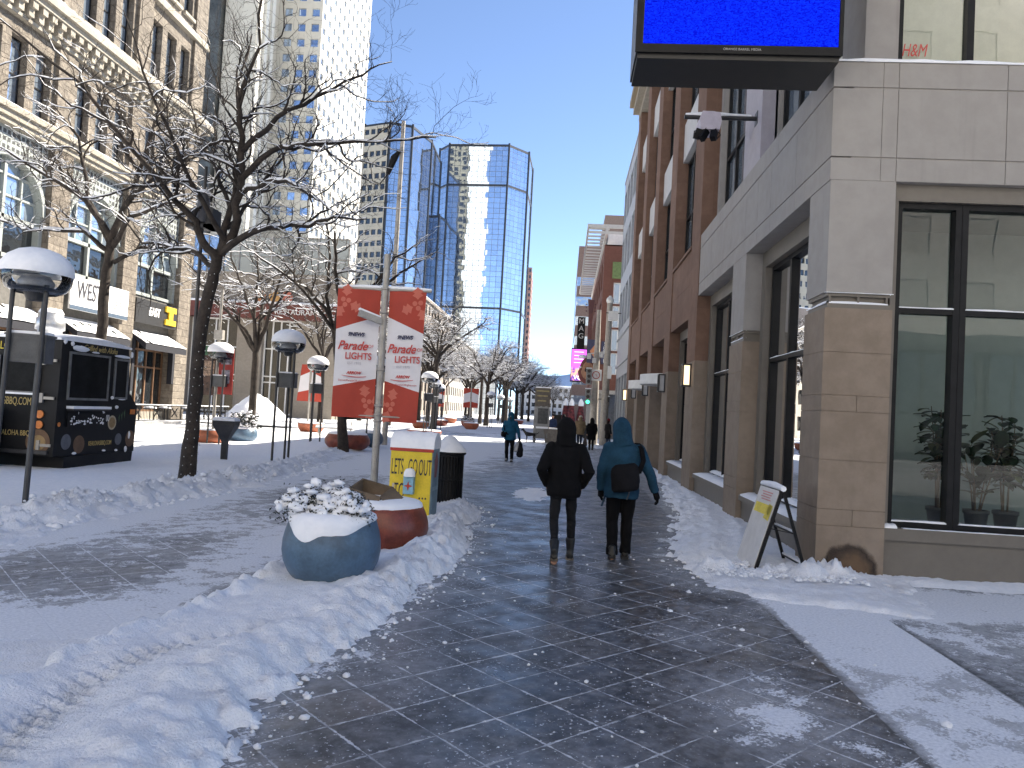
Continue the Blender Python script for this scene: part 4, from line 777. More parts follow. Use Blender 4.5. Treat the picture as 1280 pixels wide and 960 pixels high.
# open cardboard box on the red planter
bxm=M('cardboard',(.14,.10,.065),.85,var=.15,bump=.1); cb=thing('cardboard_box','open brown cardboard box lying in the snow on top of the dark red bowl','box',(-2.30,9.3,.60),R(-14))
q=MB(); 
for a in((-.22,-.2,-.16,.16,0,.2),(.2,.22,-.16,.16,0,.2),(-.2,.2,-.16,-.145,0,.2),(-.2,.2,.145,.16,0,.2),(-.2,.2,-.15,.15,-.01,.005)): q.box(*a)
q.build('carton',bxm,cb); cb.rotation_euler=(R(18),R(10),R(-14))
q=MB(); q.add([(-.22,-.16,.2),(.22,-.16,.2),(.25,-.30,.10),(-.2,-.31,.12)],[(0,1,2,3)]); q.add([(.21,-.16,.2),(.21,.16,.2),(.37,.14,.11),(.36,-.17,.08)],[(0,1,2,3)]); q.build('flap',bxm,cb)
for lab,x,y,mm,r,h,sh in [('orange clay bowl planter with a banner pole rising from it, in the plaza',-12.95,27.7,ORNG,.62,.52,'round'),('blue bowl planter with snowy shrub in the plaza beside an orange bowl',-12.75,29.9,BLUEG,.6,.55,'round'),
  ('shallow orange bowl planter under the small parade banner in the plaza',-14.1,42.3,ORNG,.75,.52,'flat'),('dark red bowl planter partly behind the leaning tree trunk',-8.1,28.6,TERRA,.85,.62,'round'),('blue bowl planter peeping out behind the dark red bowl by the trunk',-8.15,31.6,BLUEG,.7,.6,'round'),
  ('flat red trough planter at the foot of the lamp right of the banner',-7.9,43.6,TERRA,1.0,.45,'flat'),('orange clay bowl planter alone on the snow below the far banner pair',-8.3,69,ORNG,.72,.55,'flat'),('red bowl planter further along, left of the lone orange bowl',-12.2,76,TERRA,.75,.55,'flat'),
  ('dark red bowl planter beneath the far banner pair',-9.9,79,TERRA,.7,.55,'flat'),('small orange bowl planter behind the slim trunk in the far plaza',-11.6,62,ORNG,.7,.55,'flat'),('tiny red bowl planter deep in the plaza between lamp posts',-13.6,92,ORNG,.75,.6,'flat'),('small red bowl planter at far right of the tree row',-6.6,112,TERRA,.8,.6,'flat')]:
    bowl('bowl_planter',lab,(x,y,0),mm,r,h,sh,n=28)
shrub('snow covered shrub in the blue plaza bowl',(-12.75,29.9,.62),.62,.5,160,seed=8,leaf=.05,cl=.10)
shrub('snow capped dark shrub in the far bowl under the banner pair',(-9.9,79,.6),.6,.6,80,seed=9,leaf=.08,cl=.14)
# ---- yellow painted box ----
YEL=M('yellow_paint',(.70,.52,.035),.5,var=.12,scale=5); LBLUE=M('pale_blue_paint',(.25,.36,.42),.5,var=.15); REDP=M('red_paint',(.42,.04,.025),.5)
yb_=thing('newspaper_box','yellow painted newspaper box with black lettering, rounded snowy top and pale blue side','newspaper box',(-2.235,11.4,.02),R(-2))
q=MB(); q.prism([(0,0),(.5,0),(.5,1.14)]+[(.25+.25*math.cos(t_),1.14+.17*math.sin(t_)) for t_ in [PI*k/10 for k in range(1,10)]]+[(0,1.14)],'x',-.32,.32); q.build('cabinet',LBLUE,yb_)
q=MB(); q.box(-.315,.31,-.022,-.002,.03,1.10); q.build('front_panel',YEL,yb_)
q=MB(); q.box(-.33,.33,-.03,-.004,1.105,1.15); q.build('red_trim',REDP,yb_)
q=MB(); 
vs=[];fs=[]
for i in range(13):
    x=-.335+.67*i/12
    for k in range(9): t_=PI*(k/8); h=1+.03*math.sin(i*1.7+k); vs.append((x,.25-.275*math.cos(t_)*h,1.15+(.25*math.sin(t_)+.0)*h))
fs=[(9*i+k,9*i+9+k,9*i+10+k,9*i+1+k) for i in range(12) for k in range(8)]; q.add(vs,fs,True); q.add([vs[k] for k in range(9)],[tuple(range(9))],False); q.add([vs[-9+k] for k in range(9)],[tuple(range(9))],False); q.build('snow_cap',CAP,yb_)
for zz in(.10,.58): 
    q=MB(); q.box(.321,.327,.08,.43,zz,zz+.42); q.build('side_panel',M('blue_side_panel',(.14,.23,.28),.5,var=.15),yb_)
q=MB(); q.prism([(.15,.72),(.30,.72),(.36,.95),(.25,1.12),(.12,.98)],'x',.3275,.33); q.build('side_mark',M('faded_red',(.28,.10,.10),.6),yb_)
for s_,x,z,w,sz in (('LETS',-.205,.86,.27,.34),('GO',.03,.86,.27,.34),('OUT',.215,.86,.27,.34),('TO',-.16,.50,.36,.33),('...',.20,.48,.8,.26),('AND',-.19,.10,.31,.33),('SEE',.03,.10,.31,.33),('A',.20,.10,.36,.33)):
    text('lettering',s_,sz,INK,yb_,(x,-.024,z),(R(90),0,0),w,0,.002)
q=MB(); q.box(-.075,.075,-.14,-.022,.48,.74); q.build('dispenser',M('sky_blue_paint',(.22,.42,.55),.5),yb_)
q=MB(); q.prism([(.07*(1 if k%2==0 else .32)*math.sin(k*PI/4),.60+.07*(1 if k%2==0 else .32)*math.cos(k*PI/4)) for k in range(8)],'y',-.146,-.1405); q.build('star_emblem',REDP,yb_)
q=MB(); q.lathe([(.088,.735),(.085,.80),(.06,.845),(.001,.86)],16,c=(0,-.08,0),jit=.05); q.build('dispenser_snow',CAP,yb_)
q=MB(); q.box(-.27,-.235,-.03,-.023,.52,.62); q.build('worn_patch',M('worn_sticker',(.5,.42,.3),.7),yb_)
# ---- litter bin ----
tr=thing('litter_bin','black slatted metal litter bin with a mound of snow on its lid','bin',(-2.02,13.75,.02))
q=MB(); q.lathe([(.22,.02),(.22,.95),(.2,.95)],24); q.build('liner',M('bin_liner',(.012,.012,.013),.7),tr)
q=MB()
for k in range(30): a=2*PI*k/30; c,s_=math.cos(a),math.sin(a); q.bar((.265*c,.265*s_,.05),(.265*c,.265*s_,.93),.028,.012,up=(c,s_,0))
for z in(.06,.5,.92): q.lathe([(.25,z),(.272,z),(.272,z+.04),(.25,z+.04)],32)
q.build('slats',BLACK,tr)
q=MB(); q.lathe([(.18,.95),(.29,.955),(.31,.98),(.29,1.01),(.2,1.04)],32); q.build('lid',BLACK,tr)
q=MB(); q.lathe([(.30,1.0),(.295,1.04),(.24,1.10),(.17,1.18),(.10,1.26),(.001,1.30)],28,jit=.04); q.build('snow_cap',CAP,tr)
# ---- banner poles ----
BRED=M('banner_red',(.37,.045,.026),.75,var=.06,scale=3,bump=.05,bscale=5); BWH=M('banner_white',(.66,.65,.68),.75,var=.03,scale=3,bump=.05,bscale=5); HOLLY=M('holly_print',(.52,.13,.09),.75,var=.03); BTXT=M('banner_print_red',(.50,.06,.05),.7,var=.02); GTXT=M('banner_print_grey',(.45,.43,.47),.7); DTXT=M('banner_print_navy',(.03,.03,.07),.7); TRANSL=None
def banner_sheet(t,x0,x1,z0,z1,flip,yaw=0,y=0,full=True,taper=.05):
    """one cloth panel: red ends, white middle with slanted edges; x0 is the side at the pole"""
    def fr(u,z): # u 0 at pole .. 1 outer
        zz=(z-z0)/(z1-z0); x=x0+(x1-x0)*u*(1-taper*(1-zz)); return (x,y+.02*math.sin(u*5+zz*3)*(.3+u)+.012*math.sin(zz*9+u*4)+yaw*u,z)
    H=z1-z0; s=MB(); N=8
    up=lambda u:z0+H*(.80-.12*u); dn=lambda u:z0+H*(.31-.075*u)
    def strip(name,f0,f1,mat,par,off=0):
        q=MB(); vs=[]; 
        for k in range(2):
            for i in range(N+1):
                for j in range(N+1): u=i/N; a,b_=f0(u),f1(u); p=fr(u,a+(b_-a)*j/N); vs.append((p[0],p[1]+(.006 if k else 0),p[2]))
        n2=(N+1)**2; fs=[]
        for i in range(N):
            for j in range(N): c=i*(N+1)+j; fs+=[(c,c+N+1,c+N+2,c+1),(n2+c,n2+c+1,n2+c+N+2,n2+c+N+1)]
        q.add(vs,fs,True); return q.build(name,mat,par)
    o=strip('banner_cloth',dn,up,BWH,t); strip('red_end',up,lambda u:z1,BRED,o); strip('red_end',lambda u:z0,dn,BRED,o)
    if not full: return o
    def pr(q,u,zf,pts,dy=-.004):
        a=[]
        for du,dz in pts: p=fr(min(1,max(0,u+du/abs(x1-x0))),z0+H*zf+dz); a.append((p[0],p[1]+dy,p[2]))
        q.add(a,[tuple(range(len(a)))],False)
    q=MB()
    for (u,zf,ss_) in ((.68,.90,1),(.68,.83,-.7),(.36,.9,.8)) if True else (): pass
    for cu,cz in ((.80,.90),(.20,.12)):
        for k,ang in enumerate((95,205,300) if cz>.5 else (80,165,250)):
            a=R(ang); L=.27; pts=[]
            for w in range(13):
                tt=w/12*2; f=tt if tt<=1 else 2-tt; side=1 if tt<=1 else -1; wd=.075*math.sin(PI*f)**.7*(1+.35*math.cos(f*PI*6))*side
                c=.085+L*f*.8; pts.append((c*math.cos(a)-wd*math.sin(a),c*math.sin(a)+wd*math.cos(a)))
            pr(q,cu,cz,pts)
        for k in range(3): a=R(40+120*k); pr(q,cu,cz,[(.055*math.cos(a)+.042*math.cos(w*.5236),.055*math.sin(a)+.042*math.sin(w*.5236)) for w in range(12)],-.006)
    q.build('holly_print',HOLLY,o)
    cx=(x0+x1)/2*1.0; w=abs(x1-x0); yy=y-.035+yaw*.5; rz=math.atan2(yaw,(x1-x0)) if x1>x0 else math.atan2(-yaw,(x0-x1)); rot=(R(90),0,rz)
    text('lettering','9NEWS',.085,DTXT,o,(cx,yy,z0+H*.645),rot,.95,.25,.001,bold=.004)
    text('lettering','Parade',.205,BTXT,o,(cx-.05,yy,z0+H*.555),rot,.86,.35,.001,bold=.004); text('lettering','OF',.075,BTXT,o,(cx+.26,yy,z0+H*.555),rot,1,0,.001)
    text('lettering','LIGHTS',.155,BTXT,o,(cx+.06,yy,z0+H*.475),rot,.86,0,.001,bold=.003)
    text('lettering','EST 1975',.06,GTXT,o,(cx,yy,z0+H*.42),rot,1,0,.001)
    text('lettering','ARROW',.062,BTXT,o,(cx,yy,z0+H*.345),rot,1,.2,.001,bold=.003)
    text('lettering','DenverParadeOfLights.com',.045,BTXT,o,(cx,yy,z0+H*.285),rot,.98,0,.001)
    q=MB()
    for k in range(9): pr(q,.5,.335,[(-.2+.045*k,-.035-.018*math.sin(k/8*PI)),(-.155+.045*k,-.035-.018*math.sin((k+1)/8*PI)),(-.155+.045*k,-.026-.012*math.sin((k+1)/8*PI)),(-.2+.045*k,-.026-.012*math.sin(k/8*PI))],-.03)
    q.build('print_swoosh',BTXT,o); return o
bp=thing('banner_pole','galvanised pole carrying two orange and white parade banners behind the planters','banner pole',(-3.07,12.55,0))
q=MB(); q.cyl(0,0,0,4.3,.062,.055,14); q.build('pole',GALV,bp)
q=MB(); q.tube([(-.80,-.0,3.71),(.78,-.0,3.71)],.022,8); q.tube([(-.6,0,1.60),(.62,0,1.60)],.014,8)
for z in(1.5,1.6,1.75,2.35,3.3,3.7): q.lathe([(.058,z),(.075,z+.01),(.075,z+.04),(.058,z+.05)],14)
q.build('bracket',GALV,bp)
q=MB(); vs=[]; q.tube([(-.80,0,3.735),(-.4,0,3.75),(0.,0,3.752),(.4,0,3.748),(.78,0,3.735)],[.02,.03,.026,.032,.02],8); q.build('bracket_snow',CAP,bp)
q=MB(); q.bar((-.02,-.08,3.17),(-.34,-.30,3.27),.07,.10); q.bar((-.0,-.0,3.15),(-.05,-.1,3.18),.05); fl=q.build('floodlight',GALV,bp)
q=MB(); q.bar((-.04,-.09,3.235),(-.34,-.30,3.335),.07,.035); q.build('floodlight_snow',CAP,fl)
banner_sheet(bp,-.075,-.78,1.56,3.69,True,yaw=-.10); banner_sheet(bp,.075,.70,1.52,3.69,False,yaw=-.06,y=.0)
def far_banner(label,loc,h,w,z0,z1,taper=.05,pole=.05):
    t=thing('banner_pole',label,'banner pole',loc,0,'small banner poles in the plaza'); q=MB(); q.cyl(0,0,0,h,pole,n=8); q.build('pole',GALV,t)
    banner_sheet(t,-.07,-w,z0,z1,True,full=False,taper=taper); banner_sheet(t,.07,w,z0,z1,False,full=False,taper=taper); return t
far_banner('small orange and white banner pair swinging loose on a plaza pole',(-14.55,43,0),4.2,.55,1.75,3.85,-.35)
far_banner('far orange and white banner pair on a pole above the red bowl',(-8.7,71,0),4.3,.72,1.95,3.75)
far_banner('tiny banner pair further along the tree row, left of the far pair',(-13.6,82,0),4.3,.7,1.9,3.7)
pb=thing('banner_pole','pole with a red poster banner and a brown one standing in the plaza','banner pole',(-12.75,27.3,0),0,'small banner poles in the plaza')
q=MB(); q.cyl(0,0,0,5.7,.06,.05,10); q.build('pole',GALV,pb); q=MB(); q.box(-.16,.16,-.1,.1,3.85,4.2); q.build('pole_box',GALV,pb)
q=MB(); q.box(.07,.62,-.01,.01,1.85,3.5); o=q.build('red_poster',M('poster_red',(.33,.025,.02),.6),pb)
q=MB(); q.box(.15,.54,-.016,-.011,2.95,3.2); q.box(.19,.5,-.016,-.011,2.25,2.75); o2=q.build('poster_print',M('poster_print',(.30,.27,.32),.6,var=.6,scale=9),o)
q=MB(); q.box(-.62,-.07,-.01,.01,1.8,3.25); o=q.build('brown_poster',M('poster_brown',(.07,.035,.025),.6,var=.6,scale=5),pb); q=MB(); q.box(-.62,-.07,-.012,.012,3.26,3.6); q.build('green_poster',M('poster_green',(.03,.10,.05),.6),pb)
q=MB(); q.box(-.6,-.1,-.016,-.011,2.5,3.05); q.build('poster_print',M('poster_print2',(.25,.17,.12),.6,var=.8,scale=12),o)
# ---- tall street light with hanging cable, bell cluster, urn ----
tp=thing('light_pole','very tall thin steel light pole rising past the tower behind the banner','light pole',(-7.95,34,0)); q=MB(); q.cyl(0,0,0,14.7,.13,.09,12); q.build('pole',GALV,tp)
q=MB(); q.tube([(-.08,-.1,13.3),(-.3,-.15,12.95),(-.55,-.15,12.2)],[.07,.17,.10],10); q.build('fixture',BLACK,tp)
q=MB(); P=[(-.5,-.1,12.3),(-.9,-.1,11.75),(-1.25,-.1,11.9),(-1.35,-.1,12.6),(-1.65,-.1,13.1),(-2.1,-.1,12.9),(-2.6,-.1,12.2),(-3.3,-.1,11.4),(-4.2,-.1,10.9)]; q.tube(P,.028,6); q.build('cable',BLACK,tp)
lc=thing('bell_light','pole with a cluster of dark bell lights next to the big tree trunk','light pole',(-7.62,15.2,0)); q=MB(); q.cyl(0,0,0,6.5,.04,.035,8); q.build('pole',IRON,lc)
for k,(x,y,z) in enumerate(((-.16,-.05,5.30),(.05,-.16,5.30),(.16,.1,5.30),(0,0,5.62))): q=MB(); q.lathe([(.12,z),(.13,z+.05),(.115,z+.2),(.07,z+.3),(.01,z+.34)],14,c=(x,y,0)); q.build('bell',M('bell_grey',(.10,.10,.11),.5),lc)
q=MB(); q.box(-.26,.30,-.2,.2,5.2,5.27); q.box(.12,.3,-.2,.2,5.2,5.6); q.build('bracket',IRON,lc); q=MB(); q.lathe([(.14,5.93),(.11,6.0),(.001,6.03)],12,jit=.05); q.build('snow_cap',CAP,lc)
ur=thing('ash_urn','dark tapered funnel shaped ash urn standing in the snow','ash urn',(-9.3,20.7,0)); q=MB(); q.add([(x*w,y*w,z) for w,z in((.08,0),(.085,.55),(.31,1.0),(.31,1.12)) for x,y in((-1,-.6),(1,-.6),(1,.6),(-1,.6))],[(4*i+k,4*i+(k+1)%4,4*i+4+(k+1)%4,4*i+4+k) for i in range(3) for k in range(4)]); q.build('body',DARKM,ur)
q=MB(); q.add([(x*w,y*w,z) for w,z in((.315,1.115),(.30,1.19),(.2,1.21)) for x,y in((-1,-.6),(1,-.6),(1,.6),(-1,.6))],[(4*i+k,4*i+(k+1)%4,4*i+4+(k+1)%4,4*i+4+k) for i in range(2) for k in range(4)]+[(8,9,10,11)]); q.build('snow_cap',CAP,ur)
bn=thing('bench','pale metal bench covered with snow in the sunny plaza','bench',(-11.6,38.5,0),R(8))
for x in(-.8,.8): q=MB(); q.bar((x,-.2,0),(x,-.05,.45),.05); q.bar((x,.3,0),(x,.05,.85),.05); q.bar((x,-.05,.45),(x,.2,.45),.05); q.build('leg',GALV,bn)
q=MB(); q.box(-.95,.95,-.2,.25,.43,.47); q.build('seat',GALV,bn); q=MB(); q.box(-.93,.93,-.19,.24,.47,.56); q.build('seat_snow',CAP,bn)
rl=thing('cafe_railing','black metal cafe railing in front of the sandstone building','railing',(-24.4,46,.05))
q=MB(); Y0,Y1=-6.5,8.5
for z in(.08,.95): q.bar((0,Y0,z),(0,Y1,z),.05)
n=int((Y1-Y0)/.16)
for k in range(n+1): y=Y0+(Y1-Y0)*k/n; q.bar((0,y,.08),(0,y,.95),.018 if k%10 else .06)
for k in range(7): y=Y0+1+2.1*k; q.bar((-.01,y-.35,.25),(-.01,y+.35,.8),.05); q.bar((-.01,y-.35,.8),(-.01,y+.35,.25),.05)
q.build('railing',BLACK,rl); q=MB(); q.box(-.04,.04,Y0,Y1,.975,1.02); q.build('rail_snow',CAP,rl)
ct=thing('cafe_table','small round snow topped cafe table behind the railing, nearest one','table',(-25.6,41,.05),0,'cafe tables behind the railing'); q=MB(); q.cyl(0,0,0,.72,.03,n=8); q.cyl(0,0,.72,.75,.4,n=16); q.cyl(0,0,0,.03,.25,n=12); q.build('frame',BLACK,ct); q=MB(); q.lathe([(.39,.75),(.36,.84),(.001,.88)],16,jit=.06); q.build('snow_cap',CAP,ct)
for i,l in enumerate(('second','third','fourth','fifth')): dup(ct,'small round snow topped cafe table behind the railing, %s from the trailer'%l,(-25.6+.3*(i%2),43.2+2.3*i,.05))
spile=MB(); xs_=np.linspace(-3.6,3.6,46); PX,PY=np.meshgrid(xs_,xs_); PZ=2.3*np.maximum(0,1-np.hypot(PX/2.9,PY/2.9)**1.25)*(1+.25*fbm(PX,PY,4,3))+.12*fbm(PX*3,PY*3,3,9)-.12
spile.add(np.stack([PX,PY,PZ],-1).reshape(-1,3).tolist(),[(i*46+j,i*46+j+1,(i+1)*46+j+1,(i+1)*46+j) for i in range(45) for j in range(45)],True); po=spile.build('snow_pile',CAP,None,(-26.2,64,0)); tag(po,'big ploughed heap of white snow in front of the restaurant','snow pile')
# ---- A-frame board ----
af=thing('sandwich_board','white and black folding sandwich board standing in the snow by the corner pillar','sign',(2.66,9.85,.02),R(3))
q=MB(); A=[(-.03,-.36,1.0),(-.03,.36,1.0),(-.31,.36,.04),(-.31,-.36,.04)]; nrm=Vector((-.96,0,.28)); q.add(A+[tuple(Vector(p)+nrm*.02) for p in A],[(0,1,2,3),(7,6,5,4),(0,4,5,1),(1,5,6,2),(2,6,7,3),(3,7,4,0)],False); bo=q.build('board',M('board_white',(.62,.61,.60),.5,var=.06),af)
q=MB(); 
for y in(-.37,.37): q.bar((-.02,y,1.0),(-.31,y,.0),.035,.04)
q.bar((-.03,-.37,.99),(-.03,.37,.99),.04); q.build('front_frame',BLACK,af)
q=MB()
for y in(-.37,.37): q.bar((.0,y,1.0),(.31,y,.0),.032,.035)
for z in(.13,.5): x=.31*(1-z); q.bar((x,-.37,z),(x,.37,z),.025)
q.bar((-.16,-.37,.55),(.155,-.37,.5),.012); q.build('rear_frame',BLACK,af)
q=MB(); q.tube([(-.01,-.40,1.03),(-.01,-.1,1.045),(-.01,.15,1.04),(-.01,.40,1.03)],[.035,.045,.042,.035],8); q.build('snow_cap',CAP,af)
q=MB(); 
for z in(.13,.5): x=.31*(1-z); q.bar((x,-.34,z+.02),(x,.34,z+.02),.03,.02)
q.build('rung_snow',CAP,af)
def onb(y,z): return tuple(Vector((-.03-.28*(1-z)/.96,y,z))+nrm*.024)
q=MB(); q.add([onb(-.3,.68),onb(.3,.68),onb(.3,.80),onb(-.3,.80)],[(0,1,2,3)]); q.add([onb(-.33,.62),onb(-.12,.64),onb(-.2,.82),onb(-.34,.80)],[(0,1,2,3)]); q.build('yellow_print',M('yellow_print',(.72,.58,.08),.6),bo)
q=MB(); [q.add([onb(-.2+.02*(k%3),.95-.03*k),onb(.2-.04*(k%2),.95-.03*k),onb(.2-.04*(k%2),.935-.03*k),onb(-.2+.02*(k%3),.935-.03*k)],[(0,1,2,3)]) for k in range(4)]; q.build('red_print',M('faint_red_print',(.55,.25,.25),.6),bo)
ang=math.atan2(.96,.28)
pass
# ---- screen, camera arm, wall lanterns ----
ls_=thing('led_screen','big black boxed LED screen showing plain blue, hung on the building corner','screen',(3.15,9.5,6.1))
q=MB(); q.box(-2.52,-.13,-.42,.42,.06,2.6); q.box(-2.5,-.15,-.40,.40,0.,.06); q.build('housing',M('screen_black',(.010,.010,.011),.4),ls_)
m,t,b=newmat('led_blue'); c=t.coord(); x,y,z=t.sep(c); lf=t.math('ADD',t.math('MULTIPLY',t.noise(t.comb(t.math('MULTIPLY',x,14.),t.math('MULTIPLY',z,60.)),1.,3,.7),.7),t.math('MULTIPLY',t.white(t.comb(t.math('FLOOR',t.math('MULTIPLY',x,70.)),t.math('FLOOR',t.math('MULTIPLY',z,90.)))),.3))
t.put((.0,.0,.01,1),b.inputs['Base Color']); b.inputs['Specular IOR Level'].default_value=0.; b.inputs['Roughness'].default_value=1.; t.put(t.mix(t.ss(lf,.2,.9),(.0,.0,.42),(.0,.035,1.)),b.inputs['Emission Color']); b.inputs['Emission Strength'].default_value=.5
q=MB(); q.quad((-2.44,-.425,.17),(-.17,-.425,.17),(-.17,-.425,2.5),(-2.44,-.425,2.5)); q.build('display',m,ls_)
q=MB(); q.box(-2.53,-.12,-.44,-.42,.06,.155); q.box(-2.53,-2.45,-.44,-.42,.155,2.6); q.box(-.165,-.12,-.44,-.42,.155,2.6); q.build('bezel',BLACK,ls_)
text('lettering','ORANGE BARREL MEDIA',.04,M('faint_white',(.35,.35,.35),.5),ls_,(-1.28,-.443,.11),(R(90),0,0),1,0,.001)
q=MB(); q.box(-.2,-.02,.1,.38,.3,.5); q.build('bracket',DARKM,ls_)
ca=thing('wall_camera','horizontal wall arm holding a snow covered camera housing under the LED screen','camera',(3.27,14.3,7.46))
q=MB(); q.tube([(.0,0,0),(-1.32,0,0)],.042,10); q.box(-.01,.05,-.1,.1,-.12,.12); q.build('arm',DARKM,ca)
q=MB(); q.tube([(-.1,0,.042),(-.5,0,.055),(-.8,0,.06),(-1.3,0,.045)],[.03,.035,.06,.03],8); q.build('arm_snow',CAP,ca)
LAV=M('lavender_white',(.50,.46,.54),.5,var=.08); q=MB(); q.prism([(-.17,-.28),(.17,-.28),(.2,-.12),(.17,.04),(-.15,.06),(-.2,-.1)],'y',-.22,.22); q.box(-.09,.09,-.06,.06,.0,.12); 
for o_ in [q]: o_.v=[(x-.87,y,z-.02) for x,y,z in o_.v]
q.build('housing',LAV,ca)
q=MB(); q.bar((-.93,-.15,-.3),(-1.03,-.25,-.5),.08,.13); q.bar((-.78,-.15,-.3),(-.82,-.22,-.48),.10,.12); q.bar((-1.06,-.2,-.3),(-1.12,-.2,-.48),.05,.12); q.tube([(-1.05,-.1,-.28),(-1.14,-.1,-.3),(-1.15,-.1,-.44)],.012,6); q.tube([(-.7,-.1,-.3),(-.66,-.1,-.36),(-.76,-.1,-.47)],.012,6); q.build('camera_head',BLACK,ca)
LANT=emit('lit_lantern_glass',(1,.72,.42),.75,(.5,.45,.35)); UNL=M('unlit_lantern_glass',(.5,.52,.55),.3,var=.05)
def lantern(label,y,lit):
    t=thing('wall_lantern',label,'wall lamp',(3.13,y,2.72),0,'wall lanterns on the stone pillars'); q=MB(); w=.13
    for x in(-.20,-.02):
        for yy in(-w,w): q.box(x-.018,x+.018,yy-.018,yy+.018,-.02,.5)
    q.box(-.22,0,-.15,.15,.48,.52); q.box(-.22,0,-.15,.15,-.05,-.01); q.box(-.03,.01,-.1,.1,0,.47); q.build('frame',DARKM,t); q=MB(); q.box(-.185,-.04,-.112,.112,-.01,.48); q.build('lamp_glass',LANT if lit else UNL,t)
lantern('lit bronze wall lantern, nearest one on the pale stone pillar',19.65,True)
for l,y,li in (('second unlit wall lantern along the red sandstone wall',24.6,False),('third unlit wall lantern, next to the white door canopy',29.5,False),('fourth unlit wall lantern, beyond both door canopies',34.4,False),('farthest wall lantern, lit warm, at the end of the sandstone wall',39.4,True)): lantern(l,y,li)
fc=thing('camera_box','small white camera box on a short arm far along the right wall','camera',(3.1,46,8.0)); q=MB(); q.bar((0,0,0),(-.9,0,0),.06); q.build('arm',DARKM,fc); q=MB(); q.box(-.75,-.2,-.2,.2,-.45,.1); q.build('housing',WHITEP,fc)
# ---- potted plants in the window ----
LEAF=M('rubber_leaf',(.012,.034,.016),.5,var=.5,scale=7,spec=.25); LEAF2=M('rubber_leaf_pale',(.06,.085,.03),.5,var=.3,scale=7,spec=.25); POT=M('grey_pot',(.10,.105,.115),.6,var=.08)
def potted(label,loc,h,seed,n,kind=0):
    rr=random.Random(seed); t=thing('potted_plant',label,'plant',loc,0,'potted plants in the shop window'); q=MB(); q.lathe([(.105,0),(.11,.01),(.14,.24),(.155,.245),(.155,.29),(.14,.29),(.13,.24),(.001,.24)],20); q.build('pot',POT,t)
    S=MB(); L=MB(); L2=MB()
    tips=[]
    for k in range(5):
        a=rr.uniform(0,6.28); sp=rr.uniform(.05,.16)*(1.6 if kind else 1); P=[(.03*math.cos(a),.03*math.sin(a),.2),(sp*.5*math.cos(a),sp*.5*math.sin(a),h*.45),(sp*1.3*math.cos(a),sp*1.3*math.sin(a),h*rr.uniform(.75,.98))]; S.tube(P,[.012,.009,.005],6); tips.append(P)
    for i in range(n):
        P=rr.choice(tips); f=rr.uniform(-.25,1); b_=Vector(P[1]).lerp(Vector(P[2]),f); a=rr.uniform(0,6.28); el=rr.uniform(-.5,.9) if not kind else rr.uniform(.2,1.3); ln=rr.uniform(.13,.21)*(1.25 if kind else 1); d=Vector((math.cos(a)*math.cos(el),math.sin(a)*math.cos(el),math.sin(el))); sd=d.cross(Vector((0,0,1))).normalized(); upv=sd.cross(d)
        b2=b_+d*.05; S.tube([b_,b2],.003,4,False); vs=[];NN=6
        for j in range(NN+1):
            u=j/NN; w=.34*ln*2*math.sin(PI*min(.98,u*.94+.03))**.7; dr=-upv*(.35*ln*u*u); p=b2+d*ln*u+dr; vs+=[p-sd*w*.5+upv*.012,p,p+sd*w*.5+upv*.012]
        (L2 if rr.random()<.18 else L).add(vs,[(3*j+k,3*j+3+k,3*j+4+k,3*j+1+k) for j in range(NN) for k in(0,1)],True)
    S.build('stems',M('plant_stem',(.09,.06,.03),.8),t); L.build('leaves',LEAF,t)
    if L2.v: L2.build('pale_leaves',LEAF2,t)
potted('tall dark rubber plant in a grey pot behind the window mullion',(4.94,10.45,.57),1.75,2,150); potted('short broad leaved plant in a grey pot, middle of the window display',(5.36,10.35,.57),1.2,5,34,1); potted('tall dark rubber plant at the right edge of the shop window',(5.78,10.45,.57),1.7,7,140)
# ---------------- food trailer ----------------
ft=thing('food_trailer','black food trailer with gold lettering and snow on its roof, parked in the plaza','food trailer',(-10.7,15.55,0))
TB=M('trailer_black',(.006,.0065,.008),.55,var=.35,scale=2,bump=.03,spec=.3); GOLD=M('gold_print',(.45,.34,.13),.6,var=.08); TGL=M('trailer_window',(.010,.011,.012),.35,var=.4,scale=2,spec=.08)
q=MB(); prof=[(.0,.32),(3.05,.30),(3.08,1.42),(2.72,1.72),(2.55,2.80),(1.4,2.88),(.05,2.84)]; q.prism(prof,'x',-2.4,0); q.build('body',TB,ft)
q=MB(); q.prism([(.35,.05),(2.95,.05),(2.98,.30),(.35,.30)],'x',-2.3,.015); q.build('skirt',TB,ft)
q=MB(); 
for i in range(15):
    for j in range(9): u=i/14; v=j/8; q.v.append((-2.45+2.48*v,-.03+2.66*u,2.845+.05*math.sin(PI*u)+.10*(.5+.5*vn(u*6,v*4,3))*min(1,6*min(u,1-u)+.25)*min(1,6*min(v,1-v)+.3)))
q.f=[[9*i+j,9*i+j+1,9*i+10+j,9*i+9+j] for i in range(14) for j in range(8)]; q.mi=[0]*len(q.f); q.sm=[True]*len(q.f)
e=[9*i+8 for i in range(15)]; q.add([q.v[k] for k in e]+[(q.v[k][0],q.v[k][1],2.80) for k in e],[(i,i+1,16+i,15+i) for i in range(14)],True); q.add([q.v[k] for k in range(9)]+[(q.v[k][0],q.v[k][1],2.80) for k in range(9)],[(i,i+1,10+i,9+i) for i in range(8)],True); q.build('roof_snow',CAP,ft)
